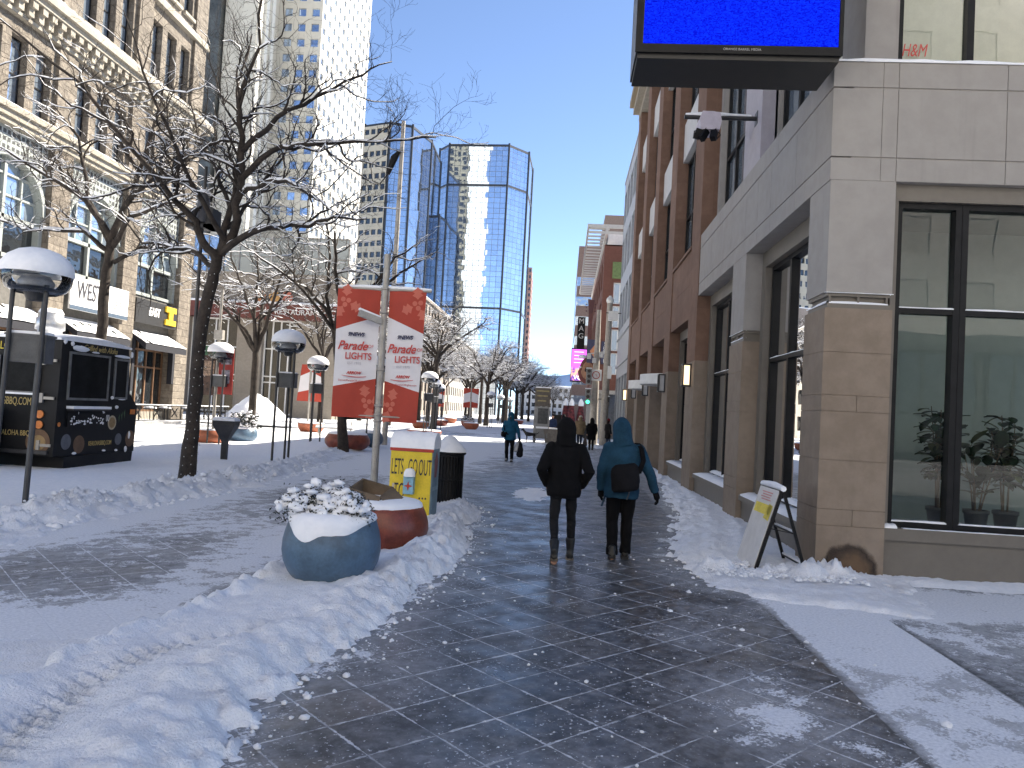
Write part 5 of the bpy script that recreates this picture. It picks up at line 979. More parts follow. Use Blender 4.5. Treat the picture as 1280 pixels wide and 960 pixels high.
def sidewin(y0,y1,z0,z1):
    q=MB(); q.box(-.01,.035,y0,y1,z0,z0+.05); q.box(-.01,.035,y0,y1,z1-.05,z1); q.box(-.01,.035,y0,y0+.05,z0+.05,z1-.05); q.box(-.01,.035,y1-.05,y1,z0+.05,z1-.05); o=q.build('serving_window',M('window_trim',(.22,.23,.24),.4,.5),ft)
    q=MB(); q.box(-.005,.014,y0+.05,y1-.05,z0+.05,z1-.05); q.build('pane',TGL,o); return o
sidewin(.30,1.78,1.53,2.58); sidewin(1.98,2.56,1.58,2.55)
q=MB(); q.box(0,.16,.33,1.72,1.30,1.34); sh=q.build('shelf',M('shelf_black',(.03,.03,.033),.4),ft); q=MB(); q.box(0,.17,.33,1.72,1.342,1.40); q.build('shelf_snow',CAP,sh)
q=MB(); q.box(.003,.03,.36,1.72,.95,1.28); pn=q.build('menu_panel',TB,ft); q=MB(); rr=random.Random(4)
for k in range(46): y=rr.uniform(.45,1.7); z=1.0+abs(rr.gauss(0,.11)); q.ell((.03,y,z),(.012,rr.uniform(.012,.045),rr.uniform(.01,.03)),6,4,.4)
q.build('stuck_snow',CAP,pn)
q=MB()
for y,z,w,h in((.35,2.60,.62,.13),(1.05,2.60,.3,.04),(1.95,2.57,.65,.07),(1.9,1.57,.1,.08),(2.2,1.56,.3,.03),(.06,2.72,.1,.12),(.3,2.7,.1,.1),(2.6,2.6,.1,.15),(2.1,1.35,.12,.08),(.6,.33,.14,.06),(2.6,.3,.1,.14),(1.7,.35,.12,.05),(2.2,.33,.1,.06),(2.75,.62,.03,.18)): q.ell((.025,y+w/2,z+h/2),(.03,w/2,h/2),12,6,.25)
q.build('stuck_snow',CAP,ft)
RX=(R(90),0,R(90))
text('lettering','Grilled with Aloha',.19,GOLD,ft,(.006,1.42,2.70),RX,.9,.3,.003); text('lettering','KEALOHASBBQ.COM',.15,GOLD,ft,(.006,1.63,.55),RX,.62,0,.003); text('lettering','00',.22,WHITEP,ft,(.006,1.86,1.12),RX,.6,0,.003)
def disc(mb,y,z,r,d=.004,n=20,x0=0): mb.add([(x0+d,y+r*math.cos(2*PI*k/n),z+r*math.sin(2*PI*k/n)) for k in range(n)],[tuple(range(n))],False)
TANP=M('tan_print',(.30,.20,.09),.6); CRM=M('cream_print',(.50,.42,.28),.6); GRYP=M('grey_print2',(.12,.13,.15),.6); BRNP=M('brown_print',(.14,.08,.045),.6); ORL=M('orange_reflector',(.70,.22,.05),.4)
for mt_,nm,ls in((CRM,'fruit_print',((2.05,1.02,.17,.004),)),(TANP,'fruit_print',((2.05,1.02,.125,.007),)),(GRYP,'flower_print',((.40,.62,.17,.004),(2.35,.62,.14,.004))),(BRNP,'fruit_print',((.85,.55,.20,.004),(2.85,.62,.2,.004)))):
    q=MB(); [disc(q,y,z,r,d) for y,z,r,d in ls]; q.build(nm,mt_,ft)
q=MB(); [q.add([(.005,2.3+.1*k,1.15+.05*k),(.005,2.36+.1*k,1.24+.05*k),(.005,2.33+.12*k,1.0+.05*k)],[(0,1,2)]) for k in range(3)]; q.build('leaf_print',M('leaf_print',(.04,.09,.04),.6),ft)
q=MB(); q.box(-.002,.03,2.78,2.95,1.22,1.34); disc(q,.12,1.0,.05,.01); q.build('side_marker',ORL,ft)
# rear face
for x0,x1 in((-2.1,-1.3),(-1.2,-.42)):
    q=MB(); q.box(x0,x1,-.03,.0,1.62,2.42); o=q.build('rear_window',M('rear_trim',(.16,.16,.17),.4,.4),ft); q=MB(); q.box(x0+.05,x1-.05,-.036,-.03,1.67,2.37); q.build('pane',TGL,o); q=MB(); q.box(x0+.02,x1-.02,-.05,-.02,1.60,1.64); q.build('window_snow',CAP,o)
for z in(.55,1.55,2.35): q=MB(); q.box(-.36,-.05,-.03,0,z-.03,z+.03); q.box(-.36,-.29,-.045,0,z-.1,z+.1); q.build('hinge',GALV,ft)
for z in(.98,1.20): q=MB(); q.tube([(-.34,-.03,z-.0),(-.34,-.0,z)],.085,18); q.build('tail_light',ORL,ft)
text('lettering','KEALOHASBBQ.COM',.23,GOLD,ft,(-1.15,-.006,1.45),(R(90),0,0),.55,0,.003); text('lettering','KEALOHASBBQ',.24,M('yellow_print2',(.62,.48,.05),.6),ft,(-1.05,-.006,2.62),(R(90),0,0),.75,0,.003); text('lettering','ALOHA BBQ',.16,GOLD,ft,(-.85,-.006,.78),(R(90),0,0),.7,0,.003)
q=MB(); [q.tube([(-.30+.001*k,-.004-.002*k,.55),(-.30,-.002,.55)],r,22) for k,r in((1,.0),)]; q.add([(-.35+.27*math.cos(2*PI*k/24),-.005,.62+.27*math.sin(2*PI*k/24)) for k in range(24)],[tuple(range(24))]); q.build('fruit_print',BRNP,ft); q=MB(); q.add([(-.33+.16*math.cos(2*PI*k/24),-.009,.60+.16*math.sin(2*PI*k/24)) for k in range(24)],[tuple(range(24))]); q.build('fruit_print',TANP,ft)
q=MB(); q.box(-2.35,-.1,-.06,-.0,.36,.44); q.build('bumper',DARKM,ft)
for y in(.95,1.75):
    q=MB(); q.tube([(-2.2,y,.33),(-2.42,y,.33)],.33,20); q.build('wheel',BLACK,ft)
q=MB(); q.lathe([(.24,2.9),(.24,3.02),(.29,3.04),(.29,3.28),(.25,3.30),(.25,3.40),(.16,3.44),(.001,3.46)],24,c=(-.62,.5,0)); v_=q.build('roof_vent',M('bright_steel',(.55,.56,.57),.35,.7),ft); q=MB(); q.lathe([(.25,3.40),(.2,3.49),(.001,3.52)],20,c=(-.62,.5,0),jit=.04); q.build('vent_snow',CAP,v_)
gn=thing('generator','grey metal generator box with snow on top behind the food trailer','generator',(-12.2,15.1,.1)); q=MB(); q.box(-.5,.42,-.32,.3,.45,1.15); q.build('case',M('generator_grey',(.10,.105,.11),.4,.4),gn); q=MB(); q.box(-.5,.42,-.3,.3,.0,.44); q.build('base',BLACK,gn); q=MB(); q.box(-.5,.42,-.32,.3,1.15,1.27); q.build('snow_cap',CAP,gn)
# ---------------- bare trees ----------------
SNOWB=CAP
class Tree:
    def __init__(s,seed,maxlvl,twig=1.0,snow=1.0,lseg=.22): s.r=random.Random(seed); s.B=MB(); s.S=MB(); s.T=MB(); s.mx=maxlvl; s.tw=twig; s.sn=snow; s.lseg=lseg; s.smin=.011/snow**2
    def snowon(s,P,rad):
        if s.sn<=0: return
        pts=[];rr=[]
        for i,p in enumerate(P):
            a=P[max(0,i-1)]; b_=P[min(len(P)-1,i+1)]; d=(b_-a); f=max(0,1-max(0,abs(d.z)/max(d.length,1e-6)-.25)*1.5)
            f*= s.r.uniform(.55,1.15); r0=rad[i]
            pts.append(p+Vector((0,0,r0*.25+(r0*.5+.006)*f))); rr.append((r0*.88+.007)*f*min(1.25,s.sn)+.0004)
        s.S.tube(pts,rr,5,False)
    def path(s,P,rad,lvl,sub=True):
        n=9 if rad[0]>.06 else (6 if rad[0]>.02 else (4 if rad[0]>.006 else 3))
        (s.T if lvl==0 else s.B).tube(P,rad,n,False)
        if lvl>=1 and rad[0]>s.smin: s.snowon(P,rad)
        if sub and lvl<s.mx: s.kids(P,rad,lvl)
    def kids(s,P,rad,lvl):
        r=s.r; L=sum((b-a).length for a,b in zip(P,P[1:])); n=int(L/[.9,.50,.28,.17][min(lvl,3)]*s.tw)+1; side=r.choice((-1,1))
        for k in range(n):
            t0=.5 if lvl==0 else (.24 if lvl==1 else .12); t=t0+(1-t0)*(k+r.random())/n; t=min(.999,t); x=t*(len(P)-1); i=int(x); f=x-i; p=P[i].lerp(P[i+1],f); rr=(rad[i]*(1-f)+rad[i+1]*f); d=(P[i+1]-P[i]).normalized()
            side=-side; ax=d.orthogonal().normalized(); ax.rotate(Matrix.Rotation(r.uniform(0,6.28),3,d))
            nd=(d*math.cos(R(48))+ax*math.sin(R(48))*1.0); nd.z=nd.z*.75+.18+r.uniform(-.15,.1); nd.normalize()
            ln=L*(.55-.22*t)*r.uniform(.6,1.25)*(1.15 if lvl>=2 else 1); ln=min(ln,[3.2,2.0,.85,.42][min(lvl,3)]*r.uniform(.7,1.1))
            r0=min(rr*.62,.006+.016*ln) if lvl>=1 else rr*.5
            s.limb(p,nd,ln,max(.0028,r0),lvl+1)
    def limb(s,p,d,L,r0,lvl):
        r=s.r; n=max(4 if lvl>=3 else 3,min(11,int(L/(s.lseg if lvl<2 else s.lseg*.6))+1)); P=[p]; rad=[r0]; d=d.copy()
        for i in range(n):
            w_=.20 if lvl<2 else .30; d=d+Vector((r.gauss(0,w_),r.gauss(0,w_),r.gauss(.02 if lvl<3 else .07,w_*.8))); d.normalize(); P.append(P[-1]+d*L/n); rad.append(max(.0022,r0*(1-.78*(i+1)/n)))
        s.path(P,rad,lvl)
    def make(s,name,label,loc,trunk,r0,limbs,group='bare street trees',lights=False):
        t=thing(name,label,'tree',loc,s.r.uniform(0,0),group); P=[Vector(p) for p in trunk]
        P2=[];R2=[]
        for i in range(len(P)-1):
            for k in range(4): f=k/4; P2.append(P[i].lerp(P[i+1],f)+Vector((s.r.gauss(0,.012),s.r.gauss(0,.012),0))); u=(i+f)/(len(P)-1); R2.append(r0*(1.22-.32*min(1,u*4) -.28*u if u<.25 else .97-.28*u+.0)*(1+s.r.uniform(-.03,.03)))
        P2.append(P[-1]); R2.append(r0*.66); s.path(P2,R2,0,False)
        for L_,rr in limbs:
            Q=[Vector(p) for p in L_]; pts=[];ra=[]
            m=len(Q)-1
            for i in range(m):
                for k in range(3): f=k/3; pts.append(Q[i].lerp(Q[i+1],f)+Vector((s.r.gauss(0,.025),s.r.gauss(0,.025),s.r.gauss(0,.02)))*(1 if i+k else 0)); u=(i+f)/m; ra.append(rr*(1-.82*u))
            pts.append(Q[-1]); ra.append(rr*.14); s.path(pts,ra,1)
        s.T.build('trunk',BARK,t); s.B.build('branches',BARK,t)
        if s.S.v: s.S.build('branch_snow',SNOWB,t)
        if lights:
            q=MB(); 
            for i in range(170):
                z=.1+4.2*i/170; u=z/4.4; j=min(len(P2)-2,int(u*(len(P2)-1))); c=P2[j].lerp(P2[j+1],u*(len(P2)-1)-j); a=i*.9; q.ell((c.x+(R2[j]+.008)*math.cos(a),c.y+(R2[j]+.008)*math.sin(a),z),(.009,.009,.012),5,3)
            q.build('string_lights',M('bulb_white',(.55,.55,.55),.4),t)
        return t
def randlimbs(seed,z0,H,spread,n=6,r=.09,cx=0.,cy=0.):
    rr=random.Random(seed); out=[]; a0=rr.uniform(0,6.28)
    for k in range(n):
        a=a0+k*2.4+rr.uniform(-.3,.3); v=rr.uniform(.25,1) if k else 1.1; sp=spread*(1.15-.75*v)*rr.uniform(.8,1.15); top=z0+(H-z0)*(.45+.5*v); zz=z0-.25+.5*rr.random(); P=[(cx,cy,zz)]
        for f in(.22,.5,.78,1): 
            h=zz+(top-zz)*(f**.85); rad=sp*(f**1.1); P.append((cx+rad*math.cos(a)+rr.gauss(0,.14),cy+rad*math.sin(a)+rr.gauss(0,.14),h))
        out.append((P,r*rr.uniform(.7,1.05)))
    return out
# first big tree: limbs measured from where they stand, tree base at (-7.35,14.8)
def L1(*p): return [(x+7.35,y,z) for x,z,y in p]
big=Tree(11,4,1.22,1.0); big.smin=.0095
big.make('bare_tree','nearest big bare tree with snow on its limbs, dark trunk wound with little lights','tree' and (-7.35,14.8,0),L1((-7.35,-.05,0),(-7.33,1.5,0),(-7.30,2.9,0),(-7.14,4.1,.0),(-7.05,4.6,0)),.15,[
 (L1((-7.08,4.5,0),(-7.32,4.85,-.1),(-7.48,5.2,-.2),(-7.9,5.7,-.5),(-8.75,6.8,-1.1),(-9.2,7.4,-1.5),(-10.4,8.3,-2.0)),0.092),
 (L1((-7.10,4.35,0),(-7.7,4.75,.3),(-8.4,4.85,.8),(-9.4,5.1,1.4),(-10.5,5.9,1.9)),0.065),
 (L1((-7.03,4.6,0),(-7.0,5.4,.25),(-6.98,6.2,.4),(-7.02,7.2,.6),(-7.3,8.3,.9),(-7.2,9.7,1.2)),0.081),
 (L1((-7.0,4.6,0),(-6.72,5.3,-.1),(-6.55,6.1,-.25),(-6.6,6.9,-.3),(-6.7,7.6,-.3),(-6.3,8.6,-.6),(-6.1,10.0,-.9)),0.097),
 (L1((-6.98,4.65,0),(-6.3,5.05,-.3),(-5.6,5.08,-.6),(-4.9,5.05,-.9),(-4.4,5.2,-1.1),(-3.7,5.1,-1.4)),0.076),
 (L1((-6.55,6.1,-.25),(-6.1,6.7,-.1),(-5.55,6.95,.2),(-4.6,7.15,.5),(-3.8,7.3,.8),(-3.0,7.5,1.1)),0.065),
 (L1((-6.6,5.8,-.15),(-5.9,5.95,-.6),(-5.3,5.8,-1.1),(-4.7,5.45,-1.6),(-4.0,5.0,-2.0)),0.059),
 (L1((-6.58,6.6,-.3),(-6.1,7.5,.2),(-5.5,8.1,.6),(-4.7,8.8,1.0),(-4.1,9.2,1.3)),0.059),
 (L1((-6.99,5.6,.3),(-7.6,6.6,.8),(-8.3,7.5,1.3),(-8.8,8.7,1.6)),0.054),
 (L1((-7.0,5.2,.2),(-6.9,6.0,1.0),(-6.6,7.2,1.9),(-6.4,8.6,2.4)),0.054),
 (L1((-6.9,4.9,-.1),(-7.2,5.8,-1.0),(-7.6,7.0,-1.7),(-8.0,8.4,-2.2)),0.059)],lights=True)
def L3(*p): return [(x+13.85,y,z) for x,z,y in p]
t3=Tree(23,4,1.35,1.2)
t3.make('bare_tree','bare tree with heavily snowed limbs rising behind the food trailer','' or (-13.85,22,0),L3((-13.85,-.05,0),(-13.9,2.5,0),(-13.9,5,0),(-13.8,6.3,0)),.18,[
 (L3((-13.8,6.3,0),(-14.6,7.5,-.3),(-15.6,8.0,-.6),(-17.2,8.9,-1.0)),.10),(L3((-13.8,6.4,0),(-13.4,7.8,.2),(-13.1,9.4,.4),(-12.8,11.4,.5)),.11),
 (L3((-13.85,6.2,0),(-14.8,7.6,.3),(-15.5,9.6,.6),(-16.6,10.7,.9)),.09),(L3((-13.75,6.1,0),(-13.1,6.9,-.3),(-11.8,7.3,-.7),(-10.8,7.4,-1.0)),.09),
 (L3((-13.8,5.9,0),(-14.4,6.4,-.5),(-15.6,6.3,-1.0),(-17,6.6,-1.5)),.08),(L3((-13.4,7.6,.2),(-12.7,8.5,.5),(-11.8,9.2,.9),(-10.8,10.2,1.2)),.07),(L3((-13.7,5.6,0),(-13.1,6.2,.4),(-12.3,6.3,1.0),(-11.3,6.0,1.4)),.07),(L3((-13.3,8.5,.3),(-14.0,9.8,-.4),(-14.4,11.5,-.8)),.06)])
def rtree(label,loc,seed,H,spread,tr,z0,lean=(0,0),n=7,lvl=4,tw=1.,snow=1.2):
    T=Tree(seed,lvl,tw,snow,.30); cx,cy=lean
    return T.make('bare_tree',label,loc,[(0,0,-.05),(cx*.3,cy*.3,z0*.4),(cx*.7,cy*.7,z0*.75),(cx,cy,z0)],tr,randlimbs(seed*3+1,z0,H,spread,n,tr*.55,cx,cy))
rtree('snowy bare tree behind the plaza bowls, in front of the restaurant',(-13.9,33.5,0),5,9.2,4.6,.19,4.0)
rtree('dark leaning bare tree whose trunk passes behind the orange banner',(-7.75,26.9,0),6,9.0,4.4,.18,4.2,(-.55,.0))
rtree('bare tree in the plaza left of the orange banner, behind the small banner pair',(-16.6,51.5,0),8,9.5,4.6,.2,4.6)
ta=rtree('slim bare tree just right of the orange banner with a straight dark trunk',(-9.3,54.5,0),9,9.6,5.0,.22,5.4,n=8,lvl=4,tw=1.25)
tb=rtree('snowy bare tree with wide low limbs beyond the far banner pair',(-8.9,88,0),10,9.8,6.2,.30,4.6,n=9,lvl=4,tw=1.2,snow=1.5)
tc=rtree('bare tree between the slim trunk and the banner pair, deeper in the row',(-12.5,70,0),12,10,5.0,.22,4.6,n=8,lvl=4,tw=1.15,snow=1.3)
for i,(src,x,y,rz,s_,l) in enumerate(((ta,-15.2,66,40,1.,'bare plaza tree behind the globe lamp right of the banner'),(tb,-12.8,104,100,1.0,'bare tree far back in the row, behind the lone orange bowl'),(tc,-7.6,101,200,1.,'bare tree in the far row above the walking man in blue'),(ta,-9.4,118,120,1.1,'bare tree farther down the row, second behind the walking man'),
   (tb,-7.2,132,20,1.05,'bare tree near the end of the row with snowy low limbs'),(tc,-12,140,80,1.15,'bare tree at the far left end of the row'),(ta,-7.0,152,250,1.15,'bare tree at the street end of the row, its twigs against the sky'),(tb,-6.2,172,180,1.2,'bare tree standing last in the row before the pale sky gap'),(tc,-17.5,92,300,1.1,'bare plaza tree far left, behind the tiny red bowl'),
   (ta,-20,120,10,1.2,'bare tree deep in the plaza before the cream low-rise'),(tb,1.0,180,60,.8,'dark bare tree at the far end of the street, left of the purple screen'),(tc,-3.2,215,90,1.0,'dark bare tree beyond the cross streets, behind the info kiosk'),(ta,-21,78,150,1.0,'bare plaza tree half hidden behind the orange banner'),(tc,-24,150,33,1.2,'bare tree before the tan low-rise'),(ta,-10.6,97,310,1.05,'bare tree in the second far row, just left of the third globe lamp'),(tb,-14.2,116,210,1.05,'bare tree in the second far row, mid way along the cream low-rise'),(tc,-9.8,126,140,1.2,'twiggy bare tree in the second far row before the mirror tower'),(ta,-11.5,162,60,1.2,'bare tree in the second far row below the brick tower'),(tc,-17,132,190,1.2,'bare tree in the third far row beneath the mirror tower base'),(tb,-9.2,148,330,1.1,'bare tree in the second far row, right under the mirror tower edge'),(ta,-14,178,15,1.3,'bare tree in the third far row, close to the tan low-rise'),(tc,-5.2,196,260,1.2,'bare tree past the last one of the row, tips against pale sky'),(ta,-21,100,75,1.15,'bare tree in the third far row, left of the slim trunk'))):
    dup(src,l,(x,y,0),R(rz),s_)
# ---------------- kiosk, signals, signs, cart ----------------
kg=M('kiosk_grey',(.24,.245,.25),.5,.2,var=.1)
ki=thing('info_kiosk','tall grey information kiosk with a dark header beside the walkway','kiosk',(-1.3,47.3,0),R(-4)); ki.scale=(.86,1,1)
q=MB(); q.box(-.62,-.44,-.12,.12,0,2.2); q.box(-.44,.48,-.10,.10,.75,2.2); q.build('body',kg,ki); q=MB(); q.box(-.60,.48,-.14,.14,2.22,3.35); h_=q.build('header',M('kiosk_brown',(.10,.085,.07),.6),ki)
for k in range(3): q=MB(); q.box(-.5+.05*k,.4-.1*k,-.148,-.141,3.12-.3*k,3.20-.3*k); q.build('header_lines',M('header_gold_%d'%k,(.30,.25,.12),.6),h_)
q=MB(); q.box(-.34,.38,-.115,-.101,1.15,2.1); q.build('map_panel',M('map_panel',(.05,.055,.06),.4,var=.4,scale=6),ki); q=MB(); q.box(-.42,.44,-.3,-.1,.86,.98); q.build('shelf_snow',CAP,ki)
q=MB(); [q.box(-.34+.17*k,-.28+.17*k,-.12,-.1,.3,.76) for k in range(5)]; q.box(-.44,.48,-.06,.06,.25,.76); q.build('rack',kg,ki); q=MB(); q.box(-.6,.48,-.14,.14,3.35,3.42); q.build('snow_cap',CAP,ki)
kp=thing('stone_planter','square concrete planter at the foot of the kiosk','planter',(-.72,47.6,0)); q=MB(); q.add([(x*w,y*w,z) for w,z in((.36,0),(.48,.85),(.42,.85),(.40,.78)) for x,y in((-1,-1),(1,-1),(1,1),(-1,1))],[(4*i+k,4*i+(k+1)%4,4*i+4+(k+1)%4,4*i+4+k) for i in range(3) for k in range(4)]); q.build('box',M('concrete',(.20,.18,.16),.85,bump=.2),kp); q=MB(); q.box(-.41,.41,-.41,.41,.76,.92); q.build('snow_cap',CAP,kp)
POLEB=M('beige_pole',(.36,.33,.29),.6,var=.12)
tp1=thing('camera_pole','thick beige pole topped with a white dome camera at the crossing','pole',(2.55,49,0)); q=MB(); q.cyl(0,0,0,9.2,.26,.17,14); q.build('pole',POLEB,tp1); q=MB(); q.tube([(0,0,9.2),(0,0,9.5)],.09,8); q.ell((0,0,9.2),(.24,.24,.26),12,8); q.box(.05,.3,-.3,.0,4.2,5.0); q.build('camera_dome',WHITEP,tp1)
ts=thing('traffic_signal','traffic signal post with a green light lit, black heads and a white sign','traffic light',(1.9,49.3,0)); q=MB(); q.cyl(0,0,0,8.6,.30,.13,14); q.build('pole',POLEB,ts)
HEAD=M('signal_grey',(.20,.21,.21),.5); GRN=emit('green_lamp',(.02,1,.45),2.2); DRK=M('dark_lens',(.03,.02,.02),.3)
for (x,z,rz) in((-.45,4.3,0),(-.45,3.0,0),(.75,2.9,0)):
    n=3 if z!=2.9 else 1
    q=MB(); q.box(x-.17,x+.17,-.45,-.15,z-.33*n/2-.02,z+.33*n/2); q.bar((x,-.1,z),(0,0,z),.06); h_=q.build('signal_head',HEAD if n==3 else DARKM,ts)
    for k in range(n): q=MB(); q.tube([(x,-.46,z-.33*n/2+.17+.33*k),(x,-.45,z-.33*n/2+.17+.33*k)],.11,14); q.build('lens',GRN if (z==3.0 and k==0) else DRK,ts,None).parent=h_
    q=MB(); q.box(x-.18,x+.18,-.47,-.15,z+.33*n/2,z+.33*n/2+.05); q.build('head_snow',CAP,h_)
q=MB(); q.box(-.35,.35,-.34,-.31,4.05,4.75); sg=q.build('no_turn_sign',WHITEP,ts); q=MB(); q.lathe([(.20,-.01),(.25,-.01),(.25,.01),(.20,.01)],20); o=q.build('sign_ring',REDP,sg); o.location=(0,-.35,4.4); o.rotation_euler=(R(90),0,0); q=MB(); q.bar((-.16,-.355,4.56),(.16,-.355,4.24),.05,.01); q.bar((.02,-.35,4.25),(.02,-.35,4.5),.05,.01); q.build('sign_bar',REDP,sg)
q=MB(); 
for x,z in((-.5,5.6),(.25,5.7),(-.15,5.35),(.5,5.9)): q.box(x-.12,x+.12,-.4,.05,z-.16,z+.12)
q.bar((-.6,-.1,5.75),(.7,-.1,5.95),.06); q.build('camera_cluster',M('camera_white',(.55,.55,.55),.5),ts)
ls2=thing('purple_screen','bright purple advertising screen hanging off the far corner','screen',(1.2,65,4.7)); q=MB(); q.box(-.85,.95,-.02,.25,-.1,2.75); q.box(.95,1.5,.05,.2,.4,.7); q.build('housing',BLACK,ls2)
m,t,b=newmat('purple_led'); x,y,z=t.sep(t.coord()); n=t.noise(t.coord(),2.2,3); lo=t.mix(t.ss(n,.42,.58),(.10,.03,.30),(.75,.35,.25)); t.put(t.mix(t.ss(z,.9,1.25),lo,(.62,.10,.85)),b.inputs['Emission Color']); b.inputs['Emission Strength'].default_value=.8; t.put((.02,.01,.03,1),b.inputs['Base Color'])
q=MB(); q.quad((-.8,-.025,0),(.9,-.025,0),(.9,-.025,2.65),(-.8,-.025,2.65)); q.build('display',m,ls2); text('lettering','VCB',.5,emit('white_led',(1,1,1),.9),ls2,(-.1,-.03,.25),(R(90),0,0),1,0,.001); q=MB(); [q.box(-.6,.3-.1*(k%2),-.032,-.027,1.5+.3*k,1.56+.3*k) for k in range(4)]; q.build('screen_lines',emit('pink_led',(1,.6,1),.8),ls2)
gu=thing('guitar_sign','giant dark red electric guitar sign standing upright on the far building','sign',(1.75,63.2,4.6),R(0))
q=MB(); out=[]
for k in range(40):
    a=2*PI*k/40; z=math.sin(a); r=1.0*(1-.12*math.cos(2*a))*(.92 if z>0 else 1.05); out.append((r*.86*math.cos(a)*(1-.10*max(0,z)),1.05*z*r*.95+.95))
q.prism(out,'y',0,.28); bd_=q.build('body',M('guitar_red',(.12,.012,.012),.3,var=.1),gu)
q=MB(); q.prism([(x*.68,(z-.95)*.68+.95) for x,z in out],'y',-.01,.005); q.build('top',M('guitar_sunburst',(.33,.16,.09),.4,var=.4,scale=1.5),gu,None).parent=bd_
q=MB(); q.prism([(.24*math.cos(2*PI*k/20),.95+.24*math.sin(2*PI*k/20)) for k in range(20)],'y',-.03,-.012); q.build('sound_hole',BLACK,gu,None).parent=bd_
q=MB(); q.box(-.16,.16,-.02,.14,1.8,5.6); q.build('neck',M('guitar_neck',(.10,.02,.02),.4),gu); q=MB(); q.prism([(-.16,5.6),(.16,5.6),(.30,6.7),(-.26,6.8)],'y',0,.12); [q.tube([(s_*.3,.05,5.8+.28*k),(s_*.42,.05,5.8+.28*k)],.05,6) for k in range(3) for s_ in(-1,1)]; q.build('headstock',M('guitar_head',(.07,.012,.015),.4),gu)
q=MB(); q.ell((-.45,.1,2.02),(.38,.2,.16),10,6,.2); q.ell((-.62,.1,1.15),(.12,.2,.1),8,5,.2); q.build('snow_cap',CAP,gu)
sb=thing('banner_sign','dark blue square banner with an orange diamond in front of the guitar','sign',(1.75,62.6,6.1)); q=MB(); q.box(-.15,1.1,-.02,.04,0,1.9); q.build('panel',M('navy_panel',(.03,.035,.09),.5),sb); q=MB(); q.add([(.48+.42*math.cos(k*PI/2),-.03,.95+.55*math.sin(k*PI/2)) for k in range(4)],[(0,1,2,3)]); q.build('diamond',M('orange_diamond',(.60,.25,.12),.5),sb)
sp_=thing('blade_sign','narrow dark blue vertical blade sign with stacked white letters','sign',(3.0,61.6,6.0)); q=MB(); q.box(-.3,.3,-.02,.3,0,1.8); q.build('panel',M('navy_panel2',(.03,.035,.08),.5),sp_)
for k,ch in enumerate('SUPER'): text('lettering',ch,.42,WHITEP,sp_,(0,-.024,1.58-.34*k),(R(90),0,0),1,0,.002)
mg=thing('blade_sign','black vertical blade sign with white letters further along the right side','sign',(1.2,72,8.0)); q=MB(); q.box(-.35,.35,-.05,.3,0,3.0); q.build('panel',BLACK,mg)
for k,ch in enumerate('MAG'): text('lettering',ch,.7,WHITEP,mg,(0,-.055,2.6-.7*k),(R(90),0,0),1,0,.002)
ct_=thing('utility_cart','black utility cart standing at the crossing beyond the kiosk','cart',(.75,60,0)); q=MB(); q.box(-1.6,1.5,-.6,.6,.45,1.05); q.box(-1.6,-.2,-.58,.58,1.05,1.75); q.build('body',BLACK,ct_)
for x in(-1.1,1.0): q=MB(); q.tube([(x,-.62,.32),(x,-.45,.32)],.32,16); q.build('wheel',M('tyre',(.02,.02,.02),.8),ct_)
fp=thing('folded_parasol','folded dark red parasol with a cap of snow beside the cart','parasol',(.55,58.5,0),0,'folded parasols at the crossing'); q=MB(); q.cyl(0,0,0,3.0,.03,n=6); q.build('pole',GALV,fp); q=MB(); q.lathe([(.20,1.2),(.33,1.35),(.26,1.9),(.17,2.5),(.06,2.95)],12,jit=.15); q.build('canopy',M('parasol_red',(.12,.02,.025),.8,var=.6,scale=6),fp); q=MB(); q.lathe([(.2,2.5),(.2,2.75),(.08,3.0),(.001,3.08)],12,jit=.1); q.build('snow_cap',CAP,fp)
dup(fp,'second folded dark red parasol, right of the first by the cart',(1.25,58.7,0),R(50)); dup(fp,'third folded parasol, behind the other two by the cart',(.1,59.3,0),R(110))
# thin steam drifting at the crossing
m,t,b=newmat('steam'); t.n.remove(b); vol=t.n.new('ShaderNodeVolumePrincipled'); t.put((.75,.76,.78,1),vol.inputs['Color']); p_=t.coord(); n=t.ss(t.noise(p_,.9,5,.6),.45,.75); rad=t.vmath('LENGTH',t.vmath('MULTIPLY',p_,(.55,.7,.42))); t.put(t.math('MULTIPLY',t.math('MULTIPLY',n,t.math('SUBTRACT',1.,t.ss(rad,.5,1.))),.9),vol.inputs['Density']); t.l.new(vol.outputs[0],t.n['Material Output'].inputs['Volume'])
q=MB(); q.ell((0,0,0),(1.7,1.3,2.2),16,10); st=q.build('steam',m,None,(3.4,57.5,2.6)); st['kind']='stuff'
